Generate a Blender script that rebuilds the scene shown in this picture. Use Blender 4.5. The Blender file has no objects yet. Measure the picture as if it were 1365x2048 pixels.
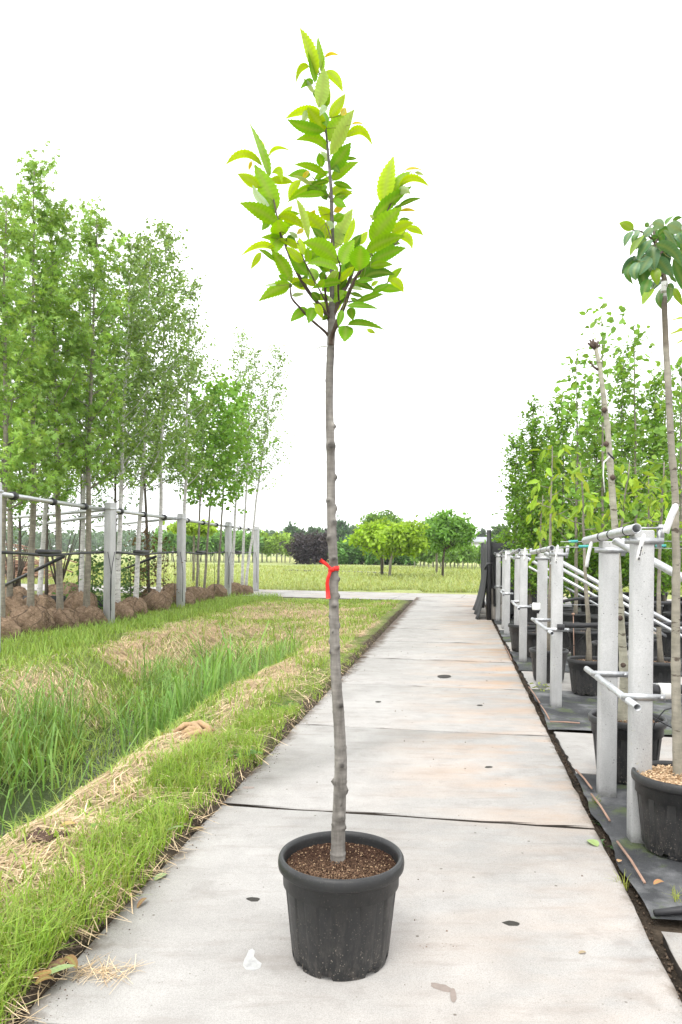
import bpy, math, random
import numpy as np
from mathutils import Vector, Matrix

rnd = random.Random(7)
rng = np.random.default_rng(7)
R = math.radians
SC = bpy.context.scene
COL = SC.collection

# ------------------------------------------------------------------ camera, sky, sun, exposure
F, CX, HY, H, ROLL = 1480.0, 682.5, 1103.0, 1.45, R(0.6)
cd = bpy.data.cameras.new("camera")
cam = bpy.data.objects.new("camera", cd)
COL.objects.link(cam)
cd.sensor_fit = 'AUTO'
cd.sensor_width = 36.0
cd.lens = F / 2048 * 36
cd.shift_y = (HY - 1024) / 2048
cd.clip_start = 0.05
cd.clip_end = 3000
cam.matrix_world = Matrix.Translation((0, 0, H)) @ Matrix.Rotation(R(90), 4, 'X') @ Matrix.Rotation(ROLL, 4, 'Z')
SC.camera = cam
SC.view_settings.view_transform = 'Standard'
SC.view_settings.look = 'None'
SC.view_settings.gamma = 1
SC.view_settings.use_curve_mapping = False
SC.view_settings.exposure = 1.32

world = bpy.data.worlds.new("World")
SC.world = world
world.use_nodes = True
wn = world.node_tree
wn.nodes.clear()
wo = wn.nodes.new('ShaderNodeOutputWorld')
wb = wn.nodes.new('ShaderNodeBackground')
wb.inputs['Strength'].default_value = 0.1
sk = wn.nodes.new('ShaderNodeTexSky')
sk.sky_type = 'NISHITA'
sk.sun_disc = False
sk.sun_elevation = R(58)
sk.sun_rotation = R(200)
wt = wn.nodes.new('ShaderNodeTexCoord')
wnz = wn.nodes.new('ShaderNodeTexNoise')
wnz.inputs['Scale'].default_value = 2.2
wnz.inputs['Detail'].default_value = 5
wr = wn.nodes.new('ShaderNodeValToRGB')
wr.color_ramp.elements[0].color = (8.6, 8.75, 8.9, 1)
wr.color_ramp.elements[1].color = (11.6, 11.6, 11.6, 1)
wr.color_ramp.elements[0].position = 0.3
wr.color_ramp.elements[1].position = 0.7
wm = wn.nodes.new('ShaderNodeMixRGB')
wm.inputs[0].default_value = 0.93          # a closed cloud deck over the clear sky
wn.links.new(wt.outputs['Generated'], wnz.inputs['Vector'])
wn.links.new(wnz.outputs['Fac'], wr.inputs[0])
wn.links.new(sk.outputs[0], wm.inputs[1])
wn.links.new(wr.outputs[0], wm.inputs[2])
wn.links.new(wm.outputs[0], wb.inputs['Color'])
wn.links.new(wb.outputs[0], wo.inputs[0])

sd = bpy.data.lights.new("sun", 'SUN')
sd.energy = 0.9
sd.angle = R(28)
sd.color = (1.0, 0.97, 0.92)
sun = bpy.data.objects.new("sun", sd)
COL.objects.link(sun)
el, az = R(58), R(200)      # from the left and a little behind the camera
sun_dir = Vector((math.sin(az) * math.cos(el), math.cos(az) * math.cos(el), math.sin(el)))
sun.rotation_euler = sun_dir.to_track_quat('Z', 'Y').to_euler()

# ------------------------------------------------------------------ measuring helpers
CR, SR = math.cos(ROLL), math.sin(ROLL)


def P(px, py, d):
    X, Y = px - CX, HY - py
    x, y = X * CR - Y * SR, X * SR + Y * CR
    return Vector((x * d / F, d, H + y * d / F))


def G(px, py, z=0.0):
    X, Y = px - CX, HY - py
    y = X * SR + Y * CR
    return P(px, py, F * (H - z) / -y)


PA = R(9.0)                                     # heading of the slab path
TU = Vector((math.sin(PA), math.cos(PA), 0))
TV = Vector((-math.cos(PA), math.sin(PA), 0))


def UV(u, v, z=0.0):
    p = TU * u + TV * v
    return Vector((p.x, p.y, z))


def to_uv(x, y):
    return x * TU.x + y * TU.y, x * TV.x + y * TV.y


_tab = rng.random((64, 64))


def vnoise(x, y, s=1.0, seed=0):
    x = np.asarray(x) * s + seed * 17.3
    y = np.asarray(y) * s + seed * 9.1
    xi = np.floor(x).astype(int)
    yi = np.floor(y).astype(int)
    fx, fy = x - xi, y - yi
    fx, fy = fx * fx * (3 - 2 * fx), fy * fy * (3 - 2 * fy)
    t = lambda a, b: _tab[a % 64, b % 64]
    return (t(xi, yi) * (1 - fx) + t(xi + 1, yi) * fx) * (1 - fy) + (t(xi, yi + 1) * (1 - fx) + t(xi + 1, yi + 1) * fx) * fy


def fbm(x, y, s=1.0, seed=0):
    return vnoise(x, y, s, seed) * .55 + vnoise(x, y, s * 2.1, seed + 1) * .3 + vnoise(x, y, s * 4.3, seed + 2) * .15


def sstep(a, b, x):
    t = np.clip((np.asarray(x) - a) / (b - a), 0, 1)
    return t * t * (3 - 2 * t)


def gz(x, y):
    """ground height; the slab path's top is z = 0"""
    u, v = to_uv(np.asarray(x, float), np.asarray(y, float))
    ditch = (1 - sstep(10.0, 14.5, u)) * sstep(2.15 + .12 * np.sin(u * 1.1), 3.05, v) * (1 - sstep(3.7, 5.0 + .2 * np.sin(u * .8), v))
    shallow = .35 * sstep(10, 13, u) * (1 - sstep(15, 18, u)) * sstep(2.2, 3.1, v) * (1 - sstep(3.6, 4.9, v))
    verge = sstep(1.318, 1.37, v) * (.012 + .035 * (1 - sstep(2.0, 2.4, v)))
    bumps = sstep(1.34, 1.7, v) * (fbm(x, y, 1.7) - .5) * .13 + sstep(1.33, 1.42, v) * (fbm(x, y, 7, 44) - .5) * .03 * (1 - sstep(21, 22, u))
    under = -0.055 * (1 - sstep(1.312, 1.332, v)) * (1 - sstep(30, 32, u))
    far_t = sstep(27, 29, u - .088 * v)
    z = -.72 * ditch - .25 * shallow + verge + bumps + under
    road = sstep(21.3, 22.2, u - .088 * v) * (1 - sstep(26.5, 27.2, u - .088 * v))
    z = z * (1 - road) - .03 * road
    return z * (1 - far_t) + far_t * (fbm(x, y, .15, 3) - .5) * .25


def straw_mask(x, y):
    u, v = to_uv(np.asarray(x, float), np.asarray(y, float))
    n = fbm(x, y, 1.4, 5)
    wob = .16 * (vnoise(u, v * 0, 1.1, 2) - .5)
    rw = .25 + .17 * (1 - sstep(3.2, 5.5, u)) + .10 * sstep(6, 9, u)
    ridge = np.exp(-((v - 1.97 + .15 * (1 - sstep(2.7, 3.8, u)) - wob) / rw) ** 2) * (1 - sstep(11, 14, u)) * 1.05
    bank = np.exp(-((v - 4.6) / .7) ** 2) * sstep(3.5, 4.5, u) * (1 - sstep(10, 11.5, u)) * .27
    far = sstep(8.5, 11, u) * (1 - sstep(19.5, 20.5, u)) * sstep(1.45, 1.7, v) * (1 - sstep(4.8, 5.8, v)) * .66
    m = np.maximum(np.maximum(ridge, bank), far)
    return np.clip((m + (n - .5) * 1.7 + (fbm(x, y, 6.0, 15) - .5) * .9) * 1.1 - .16, 0, 1) * sstep(.12, .3, m)


# ------------------------------------------------------------------ mesh helpers
class MB:
    """collects numpy vertex and face blocks for one mesh"""

    def __init__(s):
        s.v, s.f, s.c, s.n, s.mi = [], [], [], 0, []

    def add(s, v, f, col=None, mi=0):
        v = np.asarray(v, float).reshape(-1, 3)
        s.v.append(v)
        if col is None:
            col = np.ones((len(v), 3))
        col = np.asarray(col, float)
        if col.ndim == 1:
            col = np.tile(col, (len(v), 1))
        s.c.append(col)
        if isinstance(f, np.ndarray):
            s.f.append(f + s.n)
            s.mi.append(np.full(len(f), mi))
        else:
            by = {}
            for q in f:
                by.setdefault(len(q), []).append(q)
            for k, q in by.items():
                s.f.append(np.array(q, int) + s.n)
                s.mi.append(np.full(len(q), mi))
        s.n += len(v)
        return s

    def tube(s, pts, rad, n=8, cap=True, col=None, mi=0):
        pts = [Vector(p) for p in pts]
        k = len(pts)
        if not hasattr(rad, '__len__'):
            rad = [rad] * k
        vs, side = [], None
        for i, p in enumerate(pts):
            t = (pts[min(i + 1, k - 1)] - pts[max(i - 1, 0)])
            t = t.normalized() if t.length > 1e-9 else Vector((0, 0, 1))
            if side is None:
                side = t.cross(Vector((0.31, 0.95, 0.1))).normalized()
            side = (side - t * side.dot(t)).normalized()
            up = t.cross(side)
            for j in range(n):
                a = 2 * math.pi * j / n
                vs.append(p + (side * math.cos(a) + up * math.sin(a)) * rad[i])
        fs = [[i * n + j, i * n + (j + 1) % n, (i + 1) * n + (j + 1) % n, (i + 1) * n + j] for i in range(k - 1) for j in range(n)]
        if cap:
            fs += [list(range(n))[::-1], [(k - 1) * n + j for j in range(n)]]
        return s.add([list(q) for q in vs], fs, col, mi)

    def box(s, c, size, rot=0.0, bev=0.0, col=None, mi=0, axes=None):
        x, y, z = [q / 2 for q in size]
        b = min(bev, x * .9, y * .9, z * .9)
        c = Vector(c)
        if axes is None:
            ca, sa = math.cos(rot), math.sin(rot)
            axes = (Vector((ca, sa, 0)), Vector((-sa, ca, 0)), Vector((0, 0, 1)))
        if b <= 0:
            o = [(-x, -y), (x, -y), (x, y), (-x, y)]
            rings = [(-z, o), (z, o)]
        else:
            oc = lambda X, Y: [(-X + b, -Y), (X - b, -Y), (X, -Y + b), (X, Y - b), (X - b, Y), (-X + b, Y), (-X, Y - b), (-X, -Y + b)]
            inn = lambda X, Y: [(-X + b, -Y + b), (X - b, -Y + b), (X - b, -Y + b), (X - b, Y - b), (X - b, Y - b), (-X + b, Y - b), (-X + b, Y - b), (-X + b, -Y + b)]
            rings = [(-z, inn(x, y)), (-z + b, oc(x, y)), (z - b, oc(x, y)), (z, inn(x, y))]
        n = len(rings[0][1])
        vs = [list(c + axes[0] * px + axes[1] * py + axes[2] * pz) for pz, r in rings for px, py in r]
        fs = [[i * n + j, i * n + (j + 1) % n, (i + 1) * n + (j + 1) % n, (i + 1) * n + j] for i in range(len(rings) - 1) for j in range(n)]
        if b <= 0:
            fs += [[3, 2, 1, 0], [4, 5, 6, 7]]
        else:
            q = (len(rings) - 1) * n
            fs += [[7, 5, 3, 1], [q + 1, q + 3, q + 5, q + 7]]
        return s.add(vs, fs, col, mi)

    def lathe(s, prof, n=32, c=(0, 0, 0), col=None, mi=0, fr=None, fz=None):
        vs = []
        for i, (r, z) in enumerate(prof):
            for j in range(n):
                a = 2 * math.pi * j / n
                rr = r * (fr(i, a) if fr else 1)
                zz = z + (fz(i, a) if fz else 0)
                vs.append((c[0] + rr * math.cos(a), c[1] + rr * math.sin(a), c[2] + zz))
        fs = [[i * n + j, i * n + (j + 1) % n, (i + 1) * n + (j + 1) % n, (i + 1) * n + j] for i in range(len(prof) - 1) for j in range(n)]
        return s.add(vs, fs, col, mi)

    def mesh(s, name, mat, smooth=False):
        me = bpy.data.meshes.new(name)
        V = np.concatenate(s.v)
        me.vertices.add(len(V))
        me.vertices.foreach_set('co', V.astype(np.float32).ravel())
        tot = np.concatenate([np.full(len(f), f.shape[1]) for f in s.f])
        loops = np.concatenate([f.ravel() for f in s.f])
        start = np.concatenate([[0], np.cumsum(tot)[:-1]])
        me.loops.add(len(loops))
        me.loops.foreach_set('vertex_index', loops.astype(np.int32))
        me.polygons.add(len(tot))
        me.polygons.foreach_set('loop_start', start.astype(np.int32))
        me.polygons.foreach_set('loop_total', tot.astype(np.int32))
        mi = np.concatenate(s.mi)
        me.polygons.foreach_set('material_index', mi.astype(np.int32))
        if smooth:
            me.polygons.foreach_set('use_smooth', np.ones(len(tot), bool))
        me.update(calc_edges=True)
        at = me.color_attributes.new('Col', 'FLOAT_COLOR', 'POINT')
        C4 = np.ones((len(V), 4), np.float32)
        C4[:, :3] = np.concatenate(s.c)
        at.data.foreach_set('color', C4.ravel())
        for m in (mat if isinstance(mat, (list, tuple)) else [mat]):
            me.materials.append(m)
        return me


def link(name, me, parent=None, loc=None, rz=0.0, scale=None):
    o = bpy.data.objects.new(name, me)
    COL.objects.link(o)
    if parent is not None:
        o.parent = parent
    if loc is not None:
        o.location = loc
    if rz:
        o.rotation_euler = (0, 0, rz)
    if scale is not None:
        o.scale = (scale, scale, scale) if not hasattr(scale, '__len__') else scale
    return o


def tag(o, label=None, cat=None, group=None, kind=None):
    if label:
        o['label'] = label
    if cat:
        o['category'] = cat
    if group:
        o['group'] = group
    if kind:
        o['kind'] = kind
    return o


def thing(name, loc, label, cat, group=None, rz=0.0):
    return tag(link(name, None, None, loc, rz), label, cat, group)


def stuff_part(o):
    o['kind'] = 'stuff'
    return o


# ------------------------------------------------------------------ materials
class NT:
    def __init__(s, name):
        s.m = bpy.data.materials.new(name)
        s.m.use_nodes = True
        s.t = s.m.node_tree
        s.t.nodes.clear()
        s.out = s.n('ShaderNodeOutputMaterial')

    def n(s, ty, **kw):
        o = s.t.nodes.new(ty)
        for k, v in kw.items():
            setattr(o, k, v)
        return o

    def l(s, a, b):
        s.t.links.new(a, b)

    def noise(s, vec, scale, detail=4, rough=.6):
        o = s.n('ShaderNodeTexNoise')
        o.inputs['Scale'].default_value = scale
        o.inputs['Detail'].default_value = detail
        o.inputs['Roughness'].default_value = rough
        if vec is not None:
            s.l(vec, o.inputs['Vector'])
        return o.outputs['Fac']

    def ramp(s, fac, stops):
        o = s.n('ShaderNodeValToRGB')
        e = o.color_ramp.elements
        while len(e) < len(stops):
            e.new(.5)
        for q, (p, c) in zip(e, stops):
            q.position = p
            q.color = (*c, 1) if hasattr(c, '__len__') else (c, c, c, 1)
        s.l(fac, o.inputs[0])
        return o.outputs[0]

    def mix(s, fac, a, b, mode='MIX'):
        o = s.n('ShaderNodeMixRGB', blend_type=mode)
        for i, q in zip((0, 1, 2), (fac, a, b)):
            if hasattr(q, 'is_linked') or hasattr(q, 'links'):
                s.l(q, o.inputs[i])
            elif hasattr(q, '__len__'):
                o.inputs[i].default_value = (*q, 1)
            else:
                o.inputs[i].default_value = q if i == 0 else (q, q, q, 1)
        return o.outputs[0]

    def math(s, op, a, b=0.0):
        o = s.n('ShaderNodeMath', operation=op)
        for i, q in enumerate((a, b)):
            if hasattr(q, 'links'):
                s.l(q, o.inputs[i])
            else:
                o.inputs[i].default_value = q
        return o.outputs[0]

    def vscale(s, vec, sc):
        o = s.n('ShaderNodeMapping')
        s.l(vec, o.inputs['Vector'])
        o.inputs['Scale'].default_value = sc
        return o.outputs[0]

    def obj(s):
        return s.n('ShaderNodeTexCoord').outputs['Object']

    def pos(s):
        return s.n('ShaderNodeNewGeometry').outputs['Position']

    def attr(s):
        return s.n('ShaderNodeVertexColor', layer_name='Col').outputs['Color']

    def bsdf(s, col, rough=.6, metal=0.0, spec=.4, bump=None, bd=.002, bs=1.0):
        b = s.n('ShaderNodeBsdfPrincipled')
        for k, q in (('Base Color', col), ('Roughness', rough), ('Metallic', metal), ('Specular IOR Level', spec)):
            if hasattr(q, 'links'):
                s.l(q, b.inputs[k])
            else:
                b.inputs[k].default_value = (*q, 1) if hasattr(q, '__len__') else q
        if bump is not None:
            bp = s.n('ShaderNodeBump')
            bp.inputs['Strength'].default_value = bs
            bp.inputs['Distance'].default_value = bd
            s.l(bump, bp.inputs['Height'])
            s.l(bp.outputs[0], b.inputs['Normal'])
        return b.outputs[0]

    def done(s, sh):
        s.l(sh, s.out.inputs['Surface'])
        return s.m


def m_plain(name, c, rough=.6, metal=0.0, var=.25, scale=30, bd=.001, spec=.4):
    t = NT(name)
    o = t.obj()
    nz = t.noise(o, scale, 5)
    big = t.noise(o, scale * .13, 3)
    lo = tuple(q * (1 - var) for q in c)
    hi = tuple(min(1, q * (1 + var)) for q in c)
    col = t.mix(.5, t.ramp(nz, [(.3, lo), (.7, hi)]), t.ramp(big, [(.3, lo), (.7, hi)]))
    return t.done(t.bsdf(col, rough, metal, spec, nz, bd))


def m_leaf(name, trans=.42, rough=.45, warm=(1.15, 1.05, .55), spec=.35, veins=False):
    """colour comes from each leaf's own tone (attribute); light passes through"""
    t = NT(name)
    c = t.attr()
    o = t.obj()
    c = t.mix(.35, c, t.mix(1.0, c, t.ramp(t.noise(o, 25, 3), [(.3, .72), (.7, 1.2)]), 'MULTIPLY'))
    b = t.bsdf(c, rough, 0, spec)
    tr = t.n('ShaderNodeBsdfTranslucent')
    t.l(t.mix(1.0, c, warm, 'MULTIPLY'), tr.inputs['Color'])
    mx = t.n('ShaderNodeMixShader')
    mx.inputs[0].default_value = trans
    t.l(b, mx.inputs[1])
    t.l(tr.outputs[0], mx.inputs[2])
    return t.done(mx.outputs[0])


def m_bark(name, lo, hi, scale=18, stretch=.25, marks=None, bd=.004):
    t = NT(name)
    o = t.obj()
    nz = t.noise(t.vscale(o, (1, 1, stretch)), scale, 6, .65)
    ring = t.noise(t.vscale(o, (1, 1, 5)), scale * .6, 4)
    big = t.noise(o, 2.5, 3)
    col = t.ramp(nz, [(.28, lo), (.72, hi)])
    col = t.mix(.45, col, t.mix(1.0, col, t.ramp(ring, [(.35, .48), (.62, 1.15)]), 'MULTIPLY'))
    col = t.mix(.5, col, t.mix(1.0, col, t.ramp(big, [(.3, .7), (.7, 1.2)]), 'MULTIPLY'))
    if marks:
        mk = t.noise(t.vscale(o, (1, 1, 3.2)), 9, 4, .7)
        col = t.mix(t.ramp(mk, [(.60, 0.0), (.66, 1.0)]), col, marks)
    col = t.mix(1.0, col, t.attr(), 'MULTIPLY')
    return t.done(t.bsdf(col, .8, 0, .2, nz, bd))


def m_concrete_slab(edges=True):
    t = NT("slab_concrete" if edges else "paving_concrete")
    p = t.pos()
    sep = t.n('ShaderNodeVectorMath', operation='DOT_PRODUCT')
    t.l(p, sep.inputs[0])
    sep.inputs[1].default_value = TV
    v = sep.outputs['Value']
    rand = t.n('ShaderNodeObjectInfo').outputs['Random']
    big = t.noise(p, 1.1, 5)
    mid = t.noise(p, 5.5, 5)
    fine = t.noise(p, 240, 2, .8)
    streak = t.noise(t.vscale(p, (1.2, 6, 1)), 2.0, 5, .7)
    col = t.ramp(big, [(.25, (.285, .273, .256)), (.75, (.39, .377, .358))])
    col = t.mix(.5, col, t.mix(1.0, col, t.ramp(mid, [(.3, .80), (.7, 1.12)]), 'MULTIPLY'))
    col = t.mix(.6, col, t.mix(1.0, col, t.ramp(fine, [(.3, .62), (.55, 1.05), (.75, 1.25)]), 'MULTIPLY'))
    col = t.mix(t.math('MULTIPLY', t.ramp(streak, [(.52, 0.0), (.70, 1.0)]), .5), col, (.225, .20, .18))
    smud = t.math('MULTIPLY', t.ramp(t.noise(p, 2.6, 6, .75), [(.56, 0.0), (.66, 1.0)]), .38)
    col = t.mix(smud, col, (.20, .185, .17))
    # rust-coloured wash on the right half of some slabs
    right = t.ramp(t.math('ADD', t.math('MULTIPLY', v, -.5), .5), [(.15, 0.0), (.75, 1.0)])
    rust = t.math('MULTIPLY', right, t.ramp(t.noise(t.vscale(p, (.8, 2.2, 1)), 1.3, 5, .6), [(.42, 0.0), (.64, 1.0)]))
    rust = t.math('MULTIPLY', rust, t.ramp(rand, [(.1, .35), (.8, .75)]))
    d2 = t.n('ShaderNodeVectorMath', operation='DOT_PRODUCT')
    t.l(p, d2.inputs[0])
    d2.inputs[1].default_value = TU * .05
    rust = t.math('MULTIPLY', rust, t.ramp(d2.outputs['Value'], [(.19, .3), (.24, 1.0)]))
    if not edges:
        rust = t.math('MULTIPLY', t.ramp(t.noise(p, .9, 5), [(.52, 0.0), (.7, 1.0)]), .35)
    col = t.mix(rust, col, (.41, .27, .17))
    # soil trodden over the left edge
    edge = t.math('ADD', v, t.math('MULTIPLY', t.noise(p, 3.2, 6, .7), .55))
    du = t.n('ShaderNodeVectorMath', operation='DOT_PRODUCT')
    t.l(p, du.inputs[0])
    du.inputs[1].default_value = TU * .05
    far_ = t.math('MULTIPLY', t.ramp(du.outputs['Value'], [(.34, 0.0), (.60, 1.0)]), .13)
    edge = t.math('ADD', edge, far_)
    soil = t.ramp(t.math('ADD', edge, -.8), [(.74, 0.0), (.86, 1.0)])
    if edges:
        col = t.mix(soil, col, (.105, .08, .06))
    redge = t.math('ADD', t.math('MULTIPLY', v, -1.0), t.math('MULTIPLY', t.noise(p, 7, 6, .7), .2))
    soil2 = t.ramp(redge, [(.80, 0.0), (.87, 1.0)])
    if edges:
        col = t.mix(soil2, col, (.12, .095, .07))
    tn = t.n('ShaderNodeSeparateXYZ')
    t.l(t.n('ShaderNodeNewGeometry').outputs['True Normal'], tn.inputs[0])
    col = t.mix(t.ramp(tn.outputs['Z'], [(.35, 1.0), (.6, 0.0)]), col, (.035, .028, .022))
    # pits and dark crumbs
    vo = t.n('ShaderNodeTexVoronoi')
    vo.inputs['Scale'].default_value = 7
    t.l(p, vo.inputs['Vector'])
    col = t.mix(t.ramp(vo.outputs['Distance'], [(.035, .8), (.055, 0.0)]), col, (.09, .07, .055))
    vs_ = t.n('ShaderNodeTexVoronoi')
    vs_.inputs['Scale'].default_value = 42
    t.l(p, vs_.inputs['Vector'])
    sp_ = t.math('MULTIPLY', t.ramp(vs_.outputs['Distance'], [(.10, .75), (.17, 0.0)]), t.ramp(t.noise(p, 9, 4, .7), [(.50, 0.0), (.62, 1.0)]))
    col = t.mix(sp_, col, (.15, .13, .11))
    scr = t.ramp(t.noise(t.vscale(p, (26, 1.6, 1)), 3.0, 3, .7), [(.70, 0.0), (.76, .28)])
    col = t.mix(scr, col, (.46, .45, .43))
    bump = t.mix(.5, fine, mid)
    return t.done(t.bsdf(col, .82, 0, .25, bump, .0015))


def m_ground():
    t = NT("ground_earth")
    p = t.pos()
    c = t.attr()
    f = t.noise(p, 28, 6, .75)
    g = t.noise(p, 4, 5, .7)
    c = t.mix(.85, c, t.mix(1.0, c, t.ramp(f, [(.3, .45), (.68, 1.5)]), 'MULTIPLY'))
    c = t.mix(.6, c, t.mix(1.0, c, t.ramp(g, [(.3, .65), (.7, 1.3)]), 'MULTIPLY'))
    return t.done(t.bsdf(c, .95, 0, .1, f, .02))


def m_attr(name, rough=.85, spec=.15, trans=0.0):
    t = NT(name)
    c = t.attr()
    b = t.bsdf(c, rough, 0, spec)
    if trans:
        tr = t.n('ShaderNodeBsdfTranslucent')
        t.l(c, tr.inputs['Color'])
        mx = t.n('ShaderNodeMixShader')
        mx.inputs[0].default_value = trans
        t.l(b, mx.inputs[1])
        t.l(tr.outputs[0], mx.inputs[2])
        b = mx.outputs[0]
    return t.done(b)


def m_post():
    t = NT("post_concrete")
    o = t.obj()
    fine = t.noise(o, 160, 3, .7)
    big = t.noise(t.vscale(o, (1, 1, .35)), 7, 5)
    col = t.ramp(big, [(.3, (.36, .36, .355)), (.7, (.49, .49, .485))])
    col = t.mix(.6, col, t.mix(1.0, col, t.ramp(fine, [(.3, .75), (.6, 1.06)]), 'MULTIPLY'))
    vo = t.n('ShaderNodeTexVoronoi')
    vo.inputs['Scale'].default_value = 55
    t.l(o, vo.inputs['Vector'])
    pit = t.math('MULTIPLY', t.ramp(vo.outputs['Distance'], [(.13, 1.0), (.2, 0.0)]), t.ramp(t.noise(o, 14, 3), [(.5, 0.0), (.62, 1.0)]))
    col = t.mix(pit, col, (.1, .1, .095))
    lich = t.ramp(t.noise(o, 24, 4), [(.66, 0.0), (.74, .6)])
    col = t.mix(lich, col, (.42, .40, .22))
    z = t.n('ShaderNodeSeparateXYZ')
    t.l(t.pos(), z.inputs[0])
    low = t.ramp(t.math('ADD', z.outputs['Z'], t.math('MULTIPLY', t.noise(o, 30, 4), .08)), [(.0, 1.0), (.09, 0.0)])
    col = t.mix(t.math('MULTIPLY', low, .8), col, (.06, .06, .05))
    return t.done(t.bsdf(col, .85, 0, .2, t.mix(.5, fine, pit), .0015))


def m_pot():
    t = NT("pot_plastic")
    o = t.obj()
    z = t.n('ShaderNodeSeparateXYZ')
    t.l(o, z.inputs[0])
    nz = t.noise(o, 6, 4)
    col = t.ramp(nz, [(.3, (.0125, .013, .0135)), (.7, (.0185, .019, .0195))])
    vo = t.n('ShaderNodeTexVoronoi')
    vo.inputs['Scale'].default_value = 150
    t.l(t.vscale(o, (1, 1, .6)), vo.inputs['Vector'])
    low = t.ramp(t.math('ADD', z.outputs['Z'], t.math('MULTIPLY', t.noise(o, 22, 5), .1)), [(.06, 1.0), (.17, .35), (.4, .10)])
    spl = t.math('MULTIPLY', t.ramp(vo.outputs['Distance'], [(.16, 1.0), (.30, 0.0)]), t.ramp(t.noise(o, 60, 4, .8), [(.48, 0.0), (.58, 1.0)]))
    spl = t.math('MULTIPLY', spl, low)
    dust = t.math('MULTIPLY', t.ramp(t.noise(t.vscale(o, (1, 1, .3)), 45, 5, .8), [(.45, 0.0), (.8, .6)]), low)
    col = t.mix(dust, col, (.16, .14, .12))
    col = t.mix(spl, col, (.38, .33, .27))
    return t.done(t.bsdf(col, t.ramp(t.noise(o, 18, 4), [(.3, .40), (.7, .55)]), 0, .45, t.noise(o, 90, 3), .0004))


def m_burlap():
    t = NT("burlap")
    o = t.obj()
    f = t.noise(o, 120, 4, .8)
    w1 = t.n('ShaderNodeTexWave', wave_type='BANDS', bands_direction='DIAGONAL')
    w1.inputs['Scale'].default_value = 3.2
    w1.inputs['Distortion'].default_value = 5
    t.l(o, w1.inputs['Vector'])
    w2 = t.n('ShaderNodeTexVoronoi', feature='DISTANCE_TO_EDGE')
    w2.inputs['Scale'].default_value = 7
    t.l(o, w2.inputs['Vector'])
    b = t.noise(o, 6, 5)
    col = t.ramp(b, [(.3, (.145, .098, .064)), (.7, (.31, .22, .148))])
    col = t.mix(.6, col, t.mix(1.0, col, t.ramp(f, [(.3, .6), (.7, 1.3)]), 'MULTIPLY'))
    cord = t.ramp(w2.outputs['Distance'], [(.015, 1.0), (.04, 0.0)])
    col = t.mix(t.math('MULTIPLY', cord, .7), col, (.085, .055, .035))
    h = t.mix(.35, t.mix(.5, w1.outputs['Fac'], f), cord)
    return t.done(t.bsdf(col, .95, 0, .1, h, .012))


def m_fabric():
    t = NT("woven_fabric")
    p = t.pos()
    big = t.noise(p, 2.4, 6, .65)
    f = t.noise(p, 90, 4, .8)
    col = t.ramp(big, [(.30, (.020, .021, .023)), (.5, (.05, .052, .055)), (.66, (.17, .172, .175))])
    moss = t.ramp(t.noise(p, 3.4, 6, .7), [(.53, 0.0), (.63, .8)])
    col = t.mix(moss, col, (.075, .10, .035))
    speck = t.ramp(t.noise(p, 160, 2, .9), [(.70, 0.0), (.78, .7)])
    col = t.mix(speck, col, (.28, .25, .2))
    return t.done(t.bsdf(col, .7, 0, .3, t.mix(.3, big, f), .02))


def m_water():
    t = NT("ditch_water")
    p = t.pos()
    nz = t.noise(p, 6, 4)
    col = t.ramp(nz, [(.3, (.018, .022, .014)), (.7, (.04, .046, .028))])
    return t.done(t.bsdf(col, .08, 0, .5, t.noise(p, 14, 3), .006))


def m_metal():
    t = NT("galvanised_steel")
    o = t.obj()
    n = t.noise(o, 38, 4)
    col = t.ramp(n, [(.3, (.40, .41, .42)), (.7, (.56, .57, .58))])
    return t.done(t.bsdf(col, t.ramp(n, [(.3, .36), (.7, .55)]), .75, .5, n, .0004))


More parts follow.
